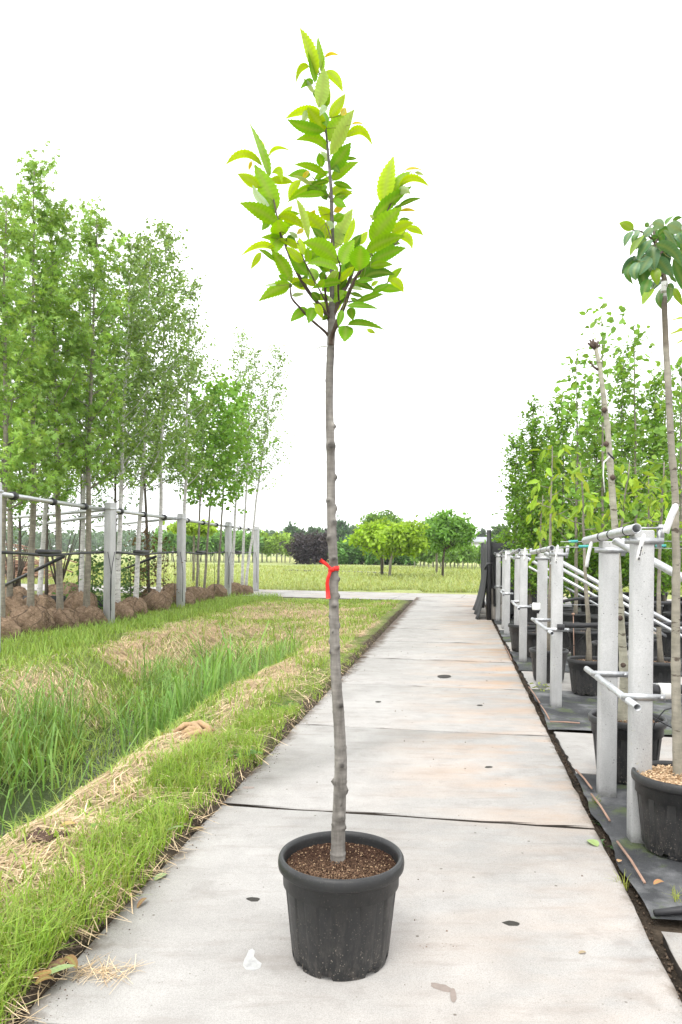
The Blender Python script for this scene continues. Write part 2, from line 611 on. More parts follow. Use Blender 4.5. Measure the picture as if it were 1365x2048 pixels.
M = dict(
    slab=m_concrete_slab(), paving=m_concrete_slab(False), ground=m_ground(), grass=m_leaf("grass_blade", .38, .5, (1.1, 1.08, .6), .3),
    straw=m_attr("dry_straw", .8, .2, .12), leaf=m_leaf("chestnut_leaf", .44, .5, (1.25, 1.12, .35), .22),
    cherry=m_leaf("cherry_leaf", .30, .38, (1.2, 1.1, .5), .5),
    crown=m_leaf("tree_leaf", .40, .5, (1.15, 1.1, .6), .3),
    bark=m_bark("chestnut_bark", (.095, .086, .076), (.285, .265, .238), 26, .18, None, .003),
    twig=m_bark("dark_twig_bark", (.06, .042, .033), (.135, .100, .078), 40, .2, None, .002),
    bark_grey=m_bark("grey_bark", (.13, .115, .09), (.33, .30, .24), 14, .2),
    bark_pale=m_bark("pale_bark", (.26, .25, .20), (.46, .44, .37), 12, .3, (.12, .1, .08)),
    bark_birch=m_bark("birch_bark", (.46, .44, .42), (.66, .65, .63), 9, .4, (.06, .05, .045)),
    bark_dark=m_bark("dark_bark", (.06, .05, .04), (.15, .125, .1), 14, .2),
    post=m_post(), pot=m_pot(), burlap=m_burlap(), cord=m_plain('jute_cord', (.10, .07, .045), .95, 0, .3, 60), fabric=m_fabric(), water=m_water(), metal=m_metal(),
    black=m_plain("black_plastic", (.022, .022, .024), .5, 0, .3, 20, .0005),
    hole=m_plain("dark_recess", (.03, .027, .022), .9, 0, .6, 60),
    white=m_plain("white_plastic", (.72, .72, .70), .45, 0, .06, 20, .0003),
    red=m_plain("red_ribbon", (.62, .018, .012), .45, 0, .12, 30, .0006),
    chips=m_attr("wood_chips", .9, .1), soil=m_attr("potting_soil", .95, .1), teal=m_plain("teal_tube", (.06, .35, .32), .5, 0, .2, 20),
    ink=m_plain("label_print", (.05, .05, .05), .7), rust=m_plain("rusty_bar", (.30, .19, .14), .85, 0, .3, 60),
    netting=m_plain("windbreak_cloth", (.045, .046, .047), .9, 0, .3, 25, .004),
    block=m_plain("concrete_block", (.36, .33, .29), .9, 0, .25, 30, .003), litter=m_attr("fallen_leaf", .75, .25, .2),
    cloth=m_plain("jute_rag", (.40, .27, .15), .95, 0, .3, 90, .004), wire=m_plain("cable", (.25, .26, .27), .6),
    house=m_plain("painted_wall", (.62, .62, .60), .8, 0, .06, 2), roof=m_plain("grey_roof", (.30, .31, .33), .8, 0, .15, 4),
    pane=m_plain("window_glass", (.06, .07, .08), .15, 0, .2, 3, .0, .5), paint=m_plain("white_paint", (.40, .40, .39), .7, 0, .45, 45),
    stain=m_plain("brown_stain", (.235, .195, .17), .9, 0, .15, 70), orange=m_plain("orange_stake", (.7, .12, .05), .6),
    wood=m_plain("cut_branches", (.28, .17, .12), .9, 0, .4, 8),
)

# ------------------------------------------------------------------ ground sheet, water
def axis(a, b, fine0, fine1, step, grow=1.28):
    xs = list(np.arange(fine0, fine1 + 1e-6, step))
    d, x = step, fine0
    while x > a:
        d *= grow
        x -= d
        xs.insert(0, x)
    d, x = step, xs[-1]
    while x < b:
        d *= grow
        x += d
        xs.append(x)
    return np.array(xs)


gx = np.clip(axis(-480, 480, -8, 4, .09), -480, 480)
gy = np.clip(axis(-40, 560, .5, 24, .09), -40, 560)
XX, YY = np.meshgrid(gx, gy)
ZZ = gz(XX, YY)
u, v = to_uv(XX, YY)
sm = straw_mask(XX, YY)[..., None]
pat = fbm(XX, YY, .5, 4)[..., None]
fld = fbm(XX, YY, .09, 8)[..., None]
cg = np.array([.14, .17, .05]) * (0.7 + .6 * pat)
cs = np.array([.50, .40, .26]) * (.8 + .4 * pat)
base = cg * (1 - sm) + cs * sm
field = np.array([.29, .33, .13]) * (.7 + .5 * fld) + np.array([.10, .075, .03]) * sstep(.45, .7, fbm(XX, YY, .2, 11))[..., None]
w = sstep(25.5, 27, u - .088 * v)[..., None]
base = base * (1 - w) + field * w
bed = (sstep(6.3, 6.8, v) * (1 - sstep(21, 22.5, u)))[..., None]
base = base * (1 - .55 * bed) + np.array([.12, .11, .06]) * .55 * bed
dirt = (1 - sstep(1.37, 1.45, v + .15 * (fbm(XX, YY, 3, 6) - .5)))[..., None] * (1 - w)
base = base * (1 - dirt) + np.array([.085, .066, .048]) * dirt
inpath = (sstep(-.80, -.76, v) * (1 - sstep(1.325, 1.335, v)) * (1 - w[..., 0]))[..., None]
base = base * (1 - inpath) + np.array([.03, .024, .018]) * inpath
wet = (1 - sstep(-.62, -.45, ZZ))[..., None]
base = base * (1 - .6 * wet) + np.array([.035, .035, .02]) * .6 * wet
nx, ny = len(gx), len(gy)
idx = np.arange(nx * ny).reshape(ny, nx)
fq = np.stack([idx[:-1, :-1], idx[:-1, 1:], idx[1:, 1:], idx[1:, :-1]], -1).reshape(-1, 4)
gm = MB().add(np.stack([XX, YY, ZZ], -1).reshape(-1, 3), fq, base.reshape(-1, 3))
tag(link('ground', gm.mesh('ground', M['ground'], True)), kind='structure')
wm_ = MB()
c4 = [UV(-2, 2.2, -.60), UV(13.5, 2.2, -.60), UV(13.5, 4.9, -.60), UV(-2, 4.9, -.60)]
wm_.add([list(q) for q in c4], [[0, 3, 2, 1]])
tag(link('ditch_water', wm_.mesh('ditch_water', M['water'])), kind='structure')

# ------------------------------------------------------------------ slab path, side slabs, crossing road
def slab_mesh(name, lu, lv, th=.10, seed=0, mat='slab'):
    r = random.Random(seed)
    n = 14
    b = .006
    def loop(ins, z, jit):
        pts = []
        for k in range(4):
            for i in range(n):
                s = i / n * 2 - 1
                X, Y = [(s, -1), (1, s), (-s, 1), (-1, -s)][k]
                j = (r.random() - .5) * jit
                pts.append((X * (lu / 2 - ins) + (j if abs(X) == 1 else 0), Y * (lv / 2 - ins) + (j if abs(Y) == 1 else 0), z))
        return pts
    L = [loop(0, -th, 0), loop(0, -b, .016), loop(b, 0, .013)]
    m = 4 * n
    vs = L[0] + L[1] + L[2]
    fs = [[i * m + j, i * m + (j + 1) % m, (i + 1) * m + (j + 1) % m, (i + 1) * m + j] for i in range(2) for j in range(m)]
    fs.append([2 * m + j for j in range(m)])
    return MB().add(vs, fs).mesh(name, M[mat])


def slab_obj(name, par, u0, u1, v0, v1, z=0.0, gap=.012, seed=0, sub=None, yaw=0.0, frame=None):
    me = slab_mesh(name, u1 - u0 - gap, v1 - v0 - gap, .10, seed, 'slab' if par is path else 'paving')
    o = link(name, me, par)
    r = random.Random(seed + 99)
    c = UV((u0 + u1) / 2, (v0 + v1) / 2, z + (r.random() - .5) * .006) if frame is None else frame((u0 + u1) / 2, (v0 + v1) / 2, z)
    o.location = c
    o.rotation_euler = ((r.random() - .5) * .002, (r.random() - .5) * .002, yaw if frame else R(90) - PA)
    return o


path = tag(link('slab_path', None), kind='structure')
slabs = {}
for k in range(-1, 12):
    u0 = 0.07 + 2 * k
    slabs[k] = slab_obj('slab', path, u0, u0 + 2, -.742, 1.335, 0, .030, 10 + k)


def on_slab(name, k, pts2, mat, z=.003):
    """a flat patch lying in a slab's surface, given by photo outline points"""
    o = slabs[k]
    vs = [G(*q) for q in pts2]
    c = sum(vs, Vector()) / len(vs)
    inv = (Matrix.Translation(o.location) @ o.rotation_euler.to_matrix().to_4x4()).inverted()
    ring = [inv @ Vector((q.x, q.y, z)) for q in vs]
    cc = inv @ Vector((c.x, c.y, z))
    m = MB().add([list(cc)] + [list(q) for q in ring], [[0, i + 1, (i + 1) % len(ring) + 1] for i in range(len(ring))])
    return link(name, m.mesh(name, mat), o)


def ell(x, y, a, b, n=14, ang=0, jit=.12, seed=1):
    r = random.Random(seed)
    out = []
    for i in range(n):
        t = -2 * math.pi * i / n
        q = 1 + (r.random() - .5) * jit * 2
        X, Y = a * math.cos(t) * q, b * math.sin(t) * q
        out.append((x + X * math.cos(ang) - Y * math.sin(ang), y + X * math.sin(ang) + Y * math.cos(ang)))
    return out


on_slab('lifting_slot', 1, ell(507, 1800, 14, 4.5, ang=.05), M['hole'])
on_slab('lifting_slot', 1, ell(1023, 1848, 18, 5, ang=.1, seed=3), M['hole'])
on_slab('lifting_slot', 3, ell(890, 1353, 14, 3.5, seed=4), M['hole'])
on_slab('lifting_slot', 2, ell(978, 1535, 8, 2, seed=5), M['hole'])
on_slab('lifting_slot', 2, ell(497, 1576, 12, 2.5, seed=6), M['stain'])
on_slab('lifting_slot', 3, ell(960, 1411, 6, 1.4, seed=7), M['hole'])
on_slab('lifting_slot', 3, ell(757, 1404, 6, 1.4, seed=8), M['hole'])
on_slab('paint_splash', 1, [(505, 1899), (497, 1903), (494, 1912), (489, 1921), (486, 1933), (492, 1941), (508, 1943), (521, 1938), (524, 1929), (514, 1921), (508, 1914), (511, 1904)], M['paint'], .0035)
on_slab('rust_stain', 1, ell(884, 1977, 24, 7, ang=.28, seed=9), M['stain'], .0035)
on_slab('rust_stain', 1, ell(907, 1994, 6, 15, ang=-.12, seed=11), M['stain'], .0055)

side = tag(link('side_paving', None), kind='structure')
for i, (a, b) in enumerate([(1.3, 3.05), (5.12, 6.30), (8.20, 9.45), (11.3, 12.5), (14.4, 15.5)]):
    for j in range(3):
        slab_obj('slab', side, a, b, -.785 - 2 * (j + 1), -.785 - 2 * j, -.012, .016, 50 + i * 5 + j)

RA = R(14)                                                   # the road across the far end
RU, RVv = Vector((-math.cos(RA), math.sin(RA), 0)), Vector((math.sin(RA), math.cos(RA), 0))
road = tag(link('crossing_road', None), kind='structure')
for i in range(-8, 22):
    for j in range(2):
        fr = lambda a, b, z: Vector((0, 0, z)) + RU * a + RVv * b
        slab_obj('slab', road, i * 2, i * 2 + 2, 22.3 + 1.95 * j, 24.25 + 1.95 * j, -.004, .012, 200 + i * 2 + j, None, R(180) - RA, fr)
strip = MB()
a, b = G(575, 1141.5), G(780, 1147)
dv = (b - a).normalized()
nv = Vector((-dv.y, dv.x, 0)) * .45
for q in (a, b):
    q.z = float(gz(q.x, q.y)) + .06
strip.add([list(a - nv), list(b - nv), list(b + nv), list(a + nv), list(a - nv - Vector((0, 0, .2))), list(b - nv - Vector((0, 0, .2)))], [[0, 1, 2, 3], [4, 5, 1, 0]])
tag(link('field_strip', strip.mesh('field_strip', M['paving'])), kind='structure')

# ------------------------------------------------------------------ grass, straw, reeds
def blades(mb, x, y, h, wd, lean, col, z=None, curl=1.0, seg3=False):
    n = len(x)
    z = gz(x, y) - .01 if z is None else z
    az_ = rng.random(n) * 2 * math.pi
    dx, dy = np.cos(az_), np.sin(az_)
    sx, sy = -dy, dx
    tw = rng.random(n) * 1.5 - .75
    sx, sy = sx * np.cos(tw) - sy * np.sin(tw), sx * np.sin(tw) + sy * np.cos(tw)
    B = np.stack([x, y, z], -1)
    D = np.stack([dx, dy, 0 * dx], -1)
    S = np.stack([sx, sy, 0 * sx], -1) * (wd / 2)[:, None]
    Z = np.array([0, 0, 1.0])
    l = (h * lean)[:, None]
    hh = h[:, None]
    if not seg3:
        m = B + Z * hh * .6 + D * l * .35
        tp = B + Z * hh * (1 - .25 * lean[:, None] * curl) + D * l
        V = np.stack([B - S, B + S, m - S * .8, m + S * .8, tp], 1)
        T = np.array([[0, 1, 3], [0, 3, 2], [2, 3, 4]])
        k = 5
    else:
        m = B + Z * hh * .5 + D * l * .15
        m2 = B + Z * hh * .85 + D * l * .5
        tp = B + Z * hh * (1 - .35 * lean[:, None] * curl) + D * l * 1.05
        V = np.stack([B - S * .7, B + S * .7, m - S, m + S, m2 - S * .7, m2 + S * .7, tp], 1)
        T = np.array([[0, 1, 3], [0, 3, 2], [2, 3, 5], [2, 5, 4], [4, 5, 6]])
        k = 7
    fs = (T[None] + (np.arange(n) * k)[:, None, None]).reshape(-1, 3)
    C = np.repeat(col[:, None, :], k, 1)
    mb.add(V.reshape(-1, 3), fs, C.reshape(-1, 3))


def scatter_uv(n, u0, u1, v0, v1, upow=1.0):
    uu = u0 + (u1 - u0) * rng.random(n) ** upow
    vv = v0 + (v1 - v0) * rng.random(n)
    return uu * TU.x + vv * TV.x, uu * TU.y + vv * TV.y, uu, vv


def gcol(n, base=(.17, .30, .035), var=.35, yel=.3):
    b = np.array(base)
    k = (1 + (rng.random(n) - .5) * 2 * var)[:, None]
    y = (rng.random(n) ** 2 * yel)[:, None]
    return b * k * (1 - y) + np.array([.38, .36, .10]) * y


GB = MB()
# lush strip beside the path
x, y, uu, vv = scatter_uv(60000, .9, 11, 1.31, 1.82, 1.5)
keep = (rng.random(len(x)) < (1 - .7 * straw_mask(x, y)) * (1 - .7 * sstep(4.5, 8, uu)) * (.35 + 1.1 * fbm(x, y, 2.2, 9))) & (vv > 1.30 + .05 * fbm(x, y, 5, 3) + .16 * np.clip(fbm(x, y, 1.9, 23) - .5, 0, 1)) & (rng.random(len(x)) < .12 + 1.0 * sstep(.34, .58, fbm(x, y, 3.4, 71)))
x, y, uu = x[keep], y[keep], uu[keep]
n = len(x)
h = (.045 + .125 * rng.random(n)) * (1 - .6 * sstep(4.5, 8, uu)) * (.6 + .8 * fbm(x, y, 2.5, 7))
blades(GB, x, y, h, .003 + .004 * rng.random(n), .3 + .9 * rng.random(n), gcol(n, (.24, .39, .05), .4, .6))
# ditch side of the verge and both banks
x, y, uu, vv = scatter_uv(110000, 1.5, 21, 1.6, 7.2, 1.25)
keep = rng.random(len(x)) < (1 - .72 * straw_mask(x, y)) * (.25 + 1.2 * fbm(x, y, 1.1, 19)) * np.where(vv < 2.7, 1.0, .75) * np.where(gz(x, y) < -.5, np.where(uu < 5.9, .12, 1.0), 1)
keep &= (uu - .088 * vv) < 22.2
x, y, uu = x[keep], y[keep], uu[keep]
n = len(x)
h = (.04 + .12 * rng.random(n)) * (.45 + .9 * fbm(x, y, 1.6, 27)) * (1 + 1.3 * sstep(.25, .5, -gz(x, y)))
blades(GB, x, y, h, .004 + .006 * rng.random(n) + .0006 * uu, .3 + .9 * rng.random(n), gcol(n, (.25, .38, .07), .4, .6))
# around the root balls
x, y, uu, vv = scatter_uv(34000, 7, 26.5, 5.4, 9.2)
keep = (rng.random(len(x)) < (.2 + .9 * fbm(x, y, .9, 33)) * np.where(vv > 6.4, .35, 1.0)) & ((uu - .088 * vv) < 22.2)
x, y, uu = x[keep], y[keep], uu[keep]
n = len(x)
blades(GB, x, y, .08 + .2 * rng.random(n), .006 + .008 * rng.random(n), .3 + .7 * rng.random(n), gcol(n, (.24, .38, .07), .35, .4))
tag(link('verge_grass', GB.mesh('verge_grass', M['grass'])), 'bright green grass on the verge and the ditch banks', 'grass', kind='stuff')

FG = MB()
n = 60000
d = 27.5 + 45 * rng.random(n) ** 1.7
x = (rng.random(n) - .5) * d * 1.0
y = d
keep = (x * RVv.x + y * RVv.y) > 26.35
x, y, d = x[keep], y[keep], d[keep]
n = len(x)
blades(FG, x, y, (.08 + .22 * rng.random(n)) * (.4 + 1.1 * fbm(x, y, .25, 41)), .010 + .00085 * d, .3 + .8 * rng.random(n), gcol(n, (.33, .40, .15), .3, .7))
tag(link('field_grass', FG.mesh('field_grass', M['grass'])), 'pale green meadow grass beyond the crossing road', 'grass', kind='stuff')

RB = MB()
x, y, uu, vv = scatter_uv(8200, 2.6, 12.0, 2.5, 4.35)
keep = rng.random(len(x)) < sstep(.40, .66, fbm(x, y, 1.3, 51)) * np.where((uu < 5.9) & (vv < 3.75), .07, 1.3)
x, y, uu, vv = x[keep], y[keep], uu[keep], vv[keep]
n = len(x)
h = (.22 + .62 * rng.random(n) ** 1.4) * (1 - .3 * sstep(8, 12, uu)) * (.6 + .8 * fbm(x, y, .8, 57))
blades(RB, x, y, h, .006 + .009 * rng.random(n), .2 + 1.0 * rng.random(n), gcol(n, (.19, .34, .09), .4, .35), None, 1.3, True)
# a taller clump in the middle of the ditch
for (cu, cv, k, hh) in ((7.6, 3.0, 220, .8), (9.6, 2.9, 120, .6), (5.9, 3.9, 150, .7), (4.6, 4.0, 160, .65)):
    x = TU.x * cu + TV.x * cv + rng.normal(0, .3, k)
    y = TU.y * cu + TV.y * cv + rng.normal(0, .45, k)
    blades(RB, x, y, hh * (.6 + .5 * rng.random(k)), .011 + .010 * rng.random(k), .2 + .6 * rng.random(k), gcol(k, (.19, .36, .08), .35, .25), None, 1.2, True)
tag(link('reeds', RB.mesh('reeds', M['grass'])), 'tall green reeds growing in the ditch', 'reeds', kind='stuff')


def straws(mb, x, y, ln, wd, lift, col, zoff=0.0):
    n = len(x)
    az_ = rng.random(n) * 2 * math.pi
    D = np.stack([np.cos(az_), np.sin(az_), 0 * az_], -1)
    S = np.stack([-np.sin(az_), np.cos(az_), 0 * az_], -1) * (wd / 2)[:, None]
    def at(s):
        p = np.stack([x, y, 0 * x], -1) + D * (ln * s)[:, None]
        return p
    out = []
    bend = rng.normal(0, .12, n)
    for s in (-.5, 0, .5):
        p = at(s)
        p += (S / (wd / 2)[:, None]) * (bend * ln * (1 - 4 * s * s))[:, None]
        uu_, vv_ = to_uv(p[:, 0], p[:, 1])
        z = np.where((vv_ < 1.34) & (vv_ > -.7), 0.004, gz(p[:, 0], p[:, 1])) + lift * (.4 + .6 * rng.random(n)) + zoff
        p[:, 2] = z
        out.append(p)
    V = np.stack([out[0] - S * .5, out[0] + S * .5, out[1] - S, out[1] + S, out[2] - S * .4, out[2] + S * .4], 1)
    T = np.array([[0, 1, 3, 2], [2, 3, 5, 4]])
    fs = (T[None] + (np.arange(n) * 6)[:, None, None]).reshape(-1, 4)
    mb.add(V.reshape(-1, 3), fs, np.repeat(col[:, None, :], 6, 1).reshape(-1, 3))


def scol(n):
    k = (.6 + .8 * rng.random(n))[:, None]
    t = rng.random(n)[:, None]
    return (np.array([.70, .56, .37]) * (1 - t) + np.array([.46, .33, .19]) * t) * k


SB = MB()
x, y, uu, vv = scatter_uv(190000, .9, 20.5, 1.35, 5.8, 1.4)
keep = rng.random(len(x)) < np.maximum(straw_mask(x, y) ** 1.1, .13 * (uu < 9) * (fbm(x, y, 2.6, 61) + .2))
x, y, uu = x[keep], y[keep], uu[keep]
n = len(x)
straws(SB, x, y, (.10 + .25 * rng.random(n)), .0025 + .003 * rng.random(n) + .0004 * uu, .01 + .05 * rng.random(n) ** 1.5, scol(n))
# loose stalks dropped along the path's edge
x, y, uu, vv = scatter_uv(1100, 1.0, 12, 1.20, 1.44, 1.3)
keep = vv > 1.325 - .16 * np.clip(vnoise(uu, uu * 0, 2.3, 12) - .45, 0, 1)
x, y, uu = x[keep], y[keep], uu[keep]
n = len(x)
straws(SB, x, y, .04 + .12 * rng.random(n), .0018 + .002 * rng.random(n), .004 + .008 * rng.random(n), scol(n))
c = G(190, 1948)
k = 70
straws(SB, c.x + rng.normal(0, .07, k), c.y + rng.normal(0, .02, k), .08 + .12 * rng.random(k), np.full(k, .0025), .003 + .015 * rng.random(k), scol(k))
tag(link('cut_straw', SB.mesh('cut_straw', M['straw'])), 'pale dry mown straw lying on the verge and banks', 'straw', kind='stuff')

# crumbs of soil along both path edges
CB = MB()
T8 = np.array([[1, 0, 0], [-1, 0, 0], [0, 1, 0], [0, -1, 0], [0, 0, 1], [0, 0, -.6]], float)
F8 = np.array([[0, 2, 4], [2, 1, 4], [1, 3, 4], [3, 0, 4], [2, 0, 5], [1, 2, 5], [3, 1, 5], [0, 3, 5]])


def crumbs(mb, x, y, z, s, col):
    n = len(x)
    jit = .6 + .8 * rng.random((n, 6, 1))
    V = T8[None] * s[:, None, None] * jit + np.stack([x, y, z], -1)[:, None, :]
    mb.add(V.reshape(-1, 3), (F8[None] + (np.arange(n) * 6)[:, None, None]).reshape(-1, 3), np.repeat(col[:, None, :], 6, 1).reshape(-1, 3))


for v0, v1, nn in ((1.20, 1.40, 11000), (-.80, -.70, 3000)):
    x, y, uu, vv = scatter_uv(nn, 1.0, 18, v0, v1, 1.6)
    keep = rng.random(nn) < np.where((vv > 1.30 - .14 * np.clip(vnoise(uu, uu * 0, 1.7, 31) - .4, 0, 1)) | (vv < -.735), 1, .10)
    x, y, uu, vv = x[keep], y[keep], uu[keep], vv[keep]
    n = len(x)
    on = (vv < 1.33) & (vv > -.735)
    s = (.0015 + .0065 * rng.random(n) ** 2)
    crumbs(CB, x, y, np.where(on, .002, gz(x, y) + .006), s * np.where(on, .6, 1.2), np.array([.10, .075, .055]) * (.5 + rng.random(n)[:, None]))
n = 190
x, y, uu, vv = scatter_uv(n, 1.6, 13, -.62, 1.25, 1.4)
crumbs(CB, x, y, np.full(n, .001), .002 + .005 * rng.random(n) ** 2, np.array([.13, .09, .065]) * (.5 + rng.random(n)[:, None]))
c = G(890, 1895)
crumbs(CB, c.x + rng.normal(0, .04, 40), c.y + rng.normal(0, .012, 40), np.full(40, .001), .001 + .003 * rng.random(40), np.tile([.16, .09, .06], (40, 1)))
tag(link('soil_crumbs', CB.mesh('soil_crumbs', M['soil'])), 'dark soil crumbs and grit along the path edges', 'soil', kind='stuff')

# ------------------------------------------------------------------ tree building
OVAL = (np.array([[0, 0, 0], [.32, .5, .10], [.72, .36, .06], [1, 0, -.08], [.72, -.36, .06], [.32, -.5, .10]]), np.array([[0, 1, 2, 3], [0, 3, 4, 5]]))
DIAM = (np.array([[0, 0, 0], [.45, .5, .08], [1, 0, -.05], [.45, -.5, .08]]), np.array([[0, 1, 2, 3]]))
_st = [[.30, 0, 0]]
for i in range(5):
    a = (i - 2) * 1.02
    rr = [.75, .95, 1.0, .95, .75][i] * .62
    if i:
        _st.append([.30 + .17 * math.cos(a - .51), .17 * math.sin(a - .51), .02])
    else:
        _st.append([.0, -.05, 0])
    _st.append([.30 + rr * math.cos(a), rr * math.sin(a), -.05])
_st.append([.0, .05, 0])
STAR = (np.array(_st), np.array([[0, 1 + 2 * i, 2 + 2 * i, 3 + 2 * i] for i in range(5)]))
TPL = dict(oval=OVAL, diam=DIAM, star=STAR)


def leaves(mb, C, D, N, ln, wd, col, tpl='oval'):
    tv, tf = TPL[tpl]
    n = len(C)
    D = D / np.linalg.norm(D, axis=1, keepdims=True)
    S = np.cross(N, D)
    S /= np.linalg.norm(S, axis=1, keepdims=True) + 1e-9
    N2 = np.cross(D, S)
    V = C[:, None, :] + D[:, None, :] * (tv[None, :, 0:1] * ln[:, None, None]) + S[:, None, :] * (tv[None, :, 1:2] * wd[:, None, None]) + N2[:, None, :] * (tv[None, :, 2:3] * ln[:, None, None])
    k = len(tv)
    fs = (tf[None] + (np.arange(n) * k)[:, None, None]).reshape(-1, tf.shape[1])
    mb.add(V.reshape(-1, 3), fs, np.repeat(col[:, None, :], k, 1).reshape(-1, 3))


def tree_meshes(hgt, top_off, r0, t0, rad, nbr, nleaf, lsize, tpl, lcol, bark, seed=0, prof=None, up=.6, droop=.4, var=.35, yel=.15, yc=(.40, .42, .05), aspect=.6, sig=.10, lean=0.0, crown_mat='crown', rmin=.25, forks=2, tpow=1.0):
    """trunk with limbs, and crown; both around the base at the origin"""
    r = np.random.default_rng(seed)
    tb, cb = MB(), MB()
    K = 14
    wob = r.normal(0, .012 * hgt ** .5, (K, 2))
    wob[0] = 0
    wob = np.cumsum(wob, 0) * .35
    pts = [(top_off[0] * (i / (K - 1)) ** 1.2 + wob[i, 0], top_off[1] * (i / (K - 1)) ** 1.2 + wob[i, 1], hgt * i / (K - 1)) for i in range(K)]
    A = np.array(pts)
    tb.tube(pts, [r0 * (1.25 if i == 0 else 1) * (1 - .93 * (i / (K - 1)) ** .9) + .004 for i in range(K)], 9)
    def on(t):
        q = t * (K - 1)
        i = np.minimum(q.astype(int), K - 2)
        f = (q - i)[:, None]
        return A[i] * (1 - f) + A[i + 1] * f
    t = t0 + (1 - t0) * np.linspace(0, .985, nbr) ** tpow + r.normal(0, .01, nbr)
    t = np.clip(t, t0, .99)
    azb = np.arange(nbr) * 2.399 + r.normal(0, .4, nbr)
    s = (t - t0) / (1 - t0)
    pf = prof(s) if prof else (.35 + .65 * np.sin(np.pi * np.clip(s * .8 + .2, 0, 1)))
    L = rad * pf * (.75 + .5 * r.random(nbr)) + rmin * .3
    B0 = on(t)
    upk = up * (.7 + .6 * r.random(nbr))
    dirs = np.stack([np.cos(azb), np.sin(azb), upk], -1)
    ends = B0 + dirs * L[:, None]
    mids = B0 + dirs * L[:, None] * .5 - np.array([0, 0, 1]) * (L * .08)[:, None]
    for i in range(nbr):
        rr = max(.0035, r0 * .32 * (1 - .8 * s[i]))
        tb.tube([B0[i], mids[i], ends[i]], [rr, rr * .7, rr * .3], 5, False)
    wgt = (L + .1 * rad) / (L + .1 * rad).sum()
    bi = r.choice(nbr, nleaf, p=wgt)
    q = .18 + .9 * r.random(nleaf) ** .8
    C = B0[bi] + dirs[bi] * (L[bi] * q)[:, None]
    C[:, 2] -= .08 * L[bi] * np.sin(np.pi * np.clip(q, 0, 1))
    # twigs: leaves gather in sprays
    ns = max(8, nleaf // 14)
    spray = r.normal(0, 1, (nbr, forks * 3, 3)) * (sig + .18 * L)[:, None, None]
    C = C + spray[bi, r.integers(0, forks * 3, nleaf)] * q[:, None] + r.normal(0, 1, (nleaf, 3)) * (sig * .5)
    D = dirs[bi] * np.array([1, 1, .2]) + r.normal(0, .7, (nleaf, 3))
    D[:, 2] -= droop
    N = r.normal(0, .75, (nleaf, 3)) + np.array([0, 0, 1.0])
    ln = lsize * (.65 + .6 * r.random(nleaf))
    br_k = (1 + (r.random(nbr) - .5) * var)[bi]
    k = (br_k * (1 + (r.random(nleaf) - .5) * var * 1.6))[:, None]
    yk = (r.random(nleaf) ** 2 * yel)[:, None]
    col = np.array(lcol) * k * (1 - yk) + np.array(yc) * yk
    leaves(cb, C, D, N, ln, ln * aspect, col, tpl)
    return tb.mesh('trunk', M[bark], True), cb.mesh('crown', M[crown_mat])


def put_tree(name, loc, label, cat, group, meshes, rz=0.0, sc=1.0):
    t = thing(name, loc, label, cat, group, rz)
    t.scale = (sc, sc, sc)
    link('trunk', meshes[0], t)
    stuff_part(link('crown', meshes[1], t))
    return t


def root_ball_mesh(seed):
    r = np.random.default_rng(seed)
    n, k = 30, 16
    vs = []
    ph = r.random(4) * 6.28
    for i in range(k + 1):
        th = math.pi * i / k
        for j in range(n):
            a = 2 * math.pi * j / n
            rr = 1 + .06 * math.sin(13 * a + 4 * th + ph[1]) * math.sin(th * 3 + ph[0]) + .09 * math.sin(3 * a + ph[0] + 2 * th) + .06 * math.sin(5 * a + ph[1] - 3 * th) + .04 * math.sin(9 * a + ph[2] + 5 * th) + .03 * r.normal()
            z = -math.cos(th)
            rad = math.sin(th) ** .75 * rr
            hz = z * .74
            if z > .55:                                   # sacking gathered round the stem
                rad *= 1 + .28 * math.sin(7 * a + ph[3]) * (z - .55) / .45
                hz += .16 * (z - .55) / .45 + .07 * math.sin(4 * a + ph[1])
            vs.append((rad, a, hz))
    V = [(q[0] * math.cos(q[1]), q[0] * math.sin(q[1]), q[2] + .62) for q in vs]
    fs = [[i * n + j, i * n + (j + 1) % n, (i + 1) * n + (j + 1) % n, (i + 1) * n + j] for i in range(k) for j in range(n)]
    mb = MB().add(V, fs)
    for q in range(10):
        j0 = r.integers(0, n)
        tw = r.choice([-1, 1]) * r.uniform(.3, .9)
        pts = []
        for i in range(2, k - 1):
            jj = int(j0 + tw * i) % n
            p = Vector(V[i * n + jj])
            c = Vector((0, 0, .62))
            pts.append(c + (p - c) * 1.015)
        mb.tube(pts, .014, 4, False, None, 1)
    return mb.mesh('root_ball', [M['burlap'], M['cord']], True)


BALLS = [root_ball_mesh(i) for i in range(4)]

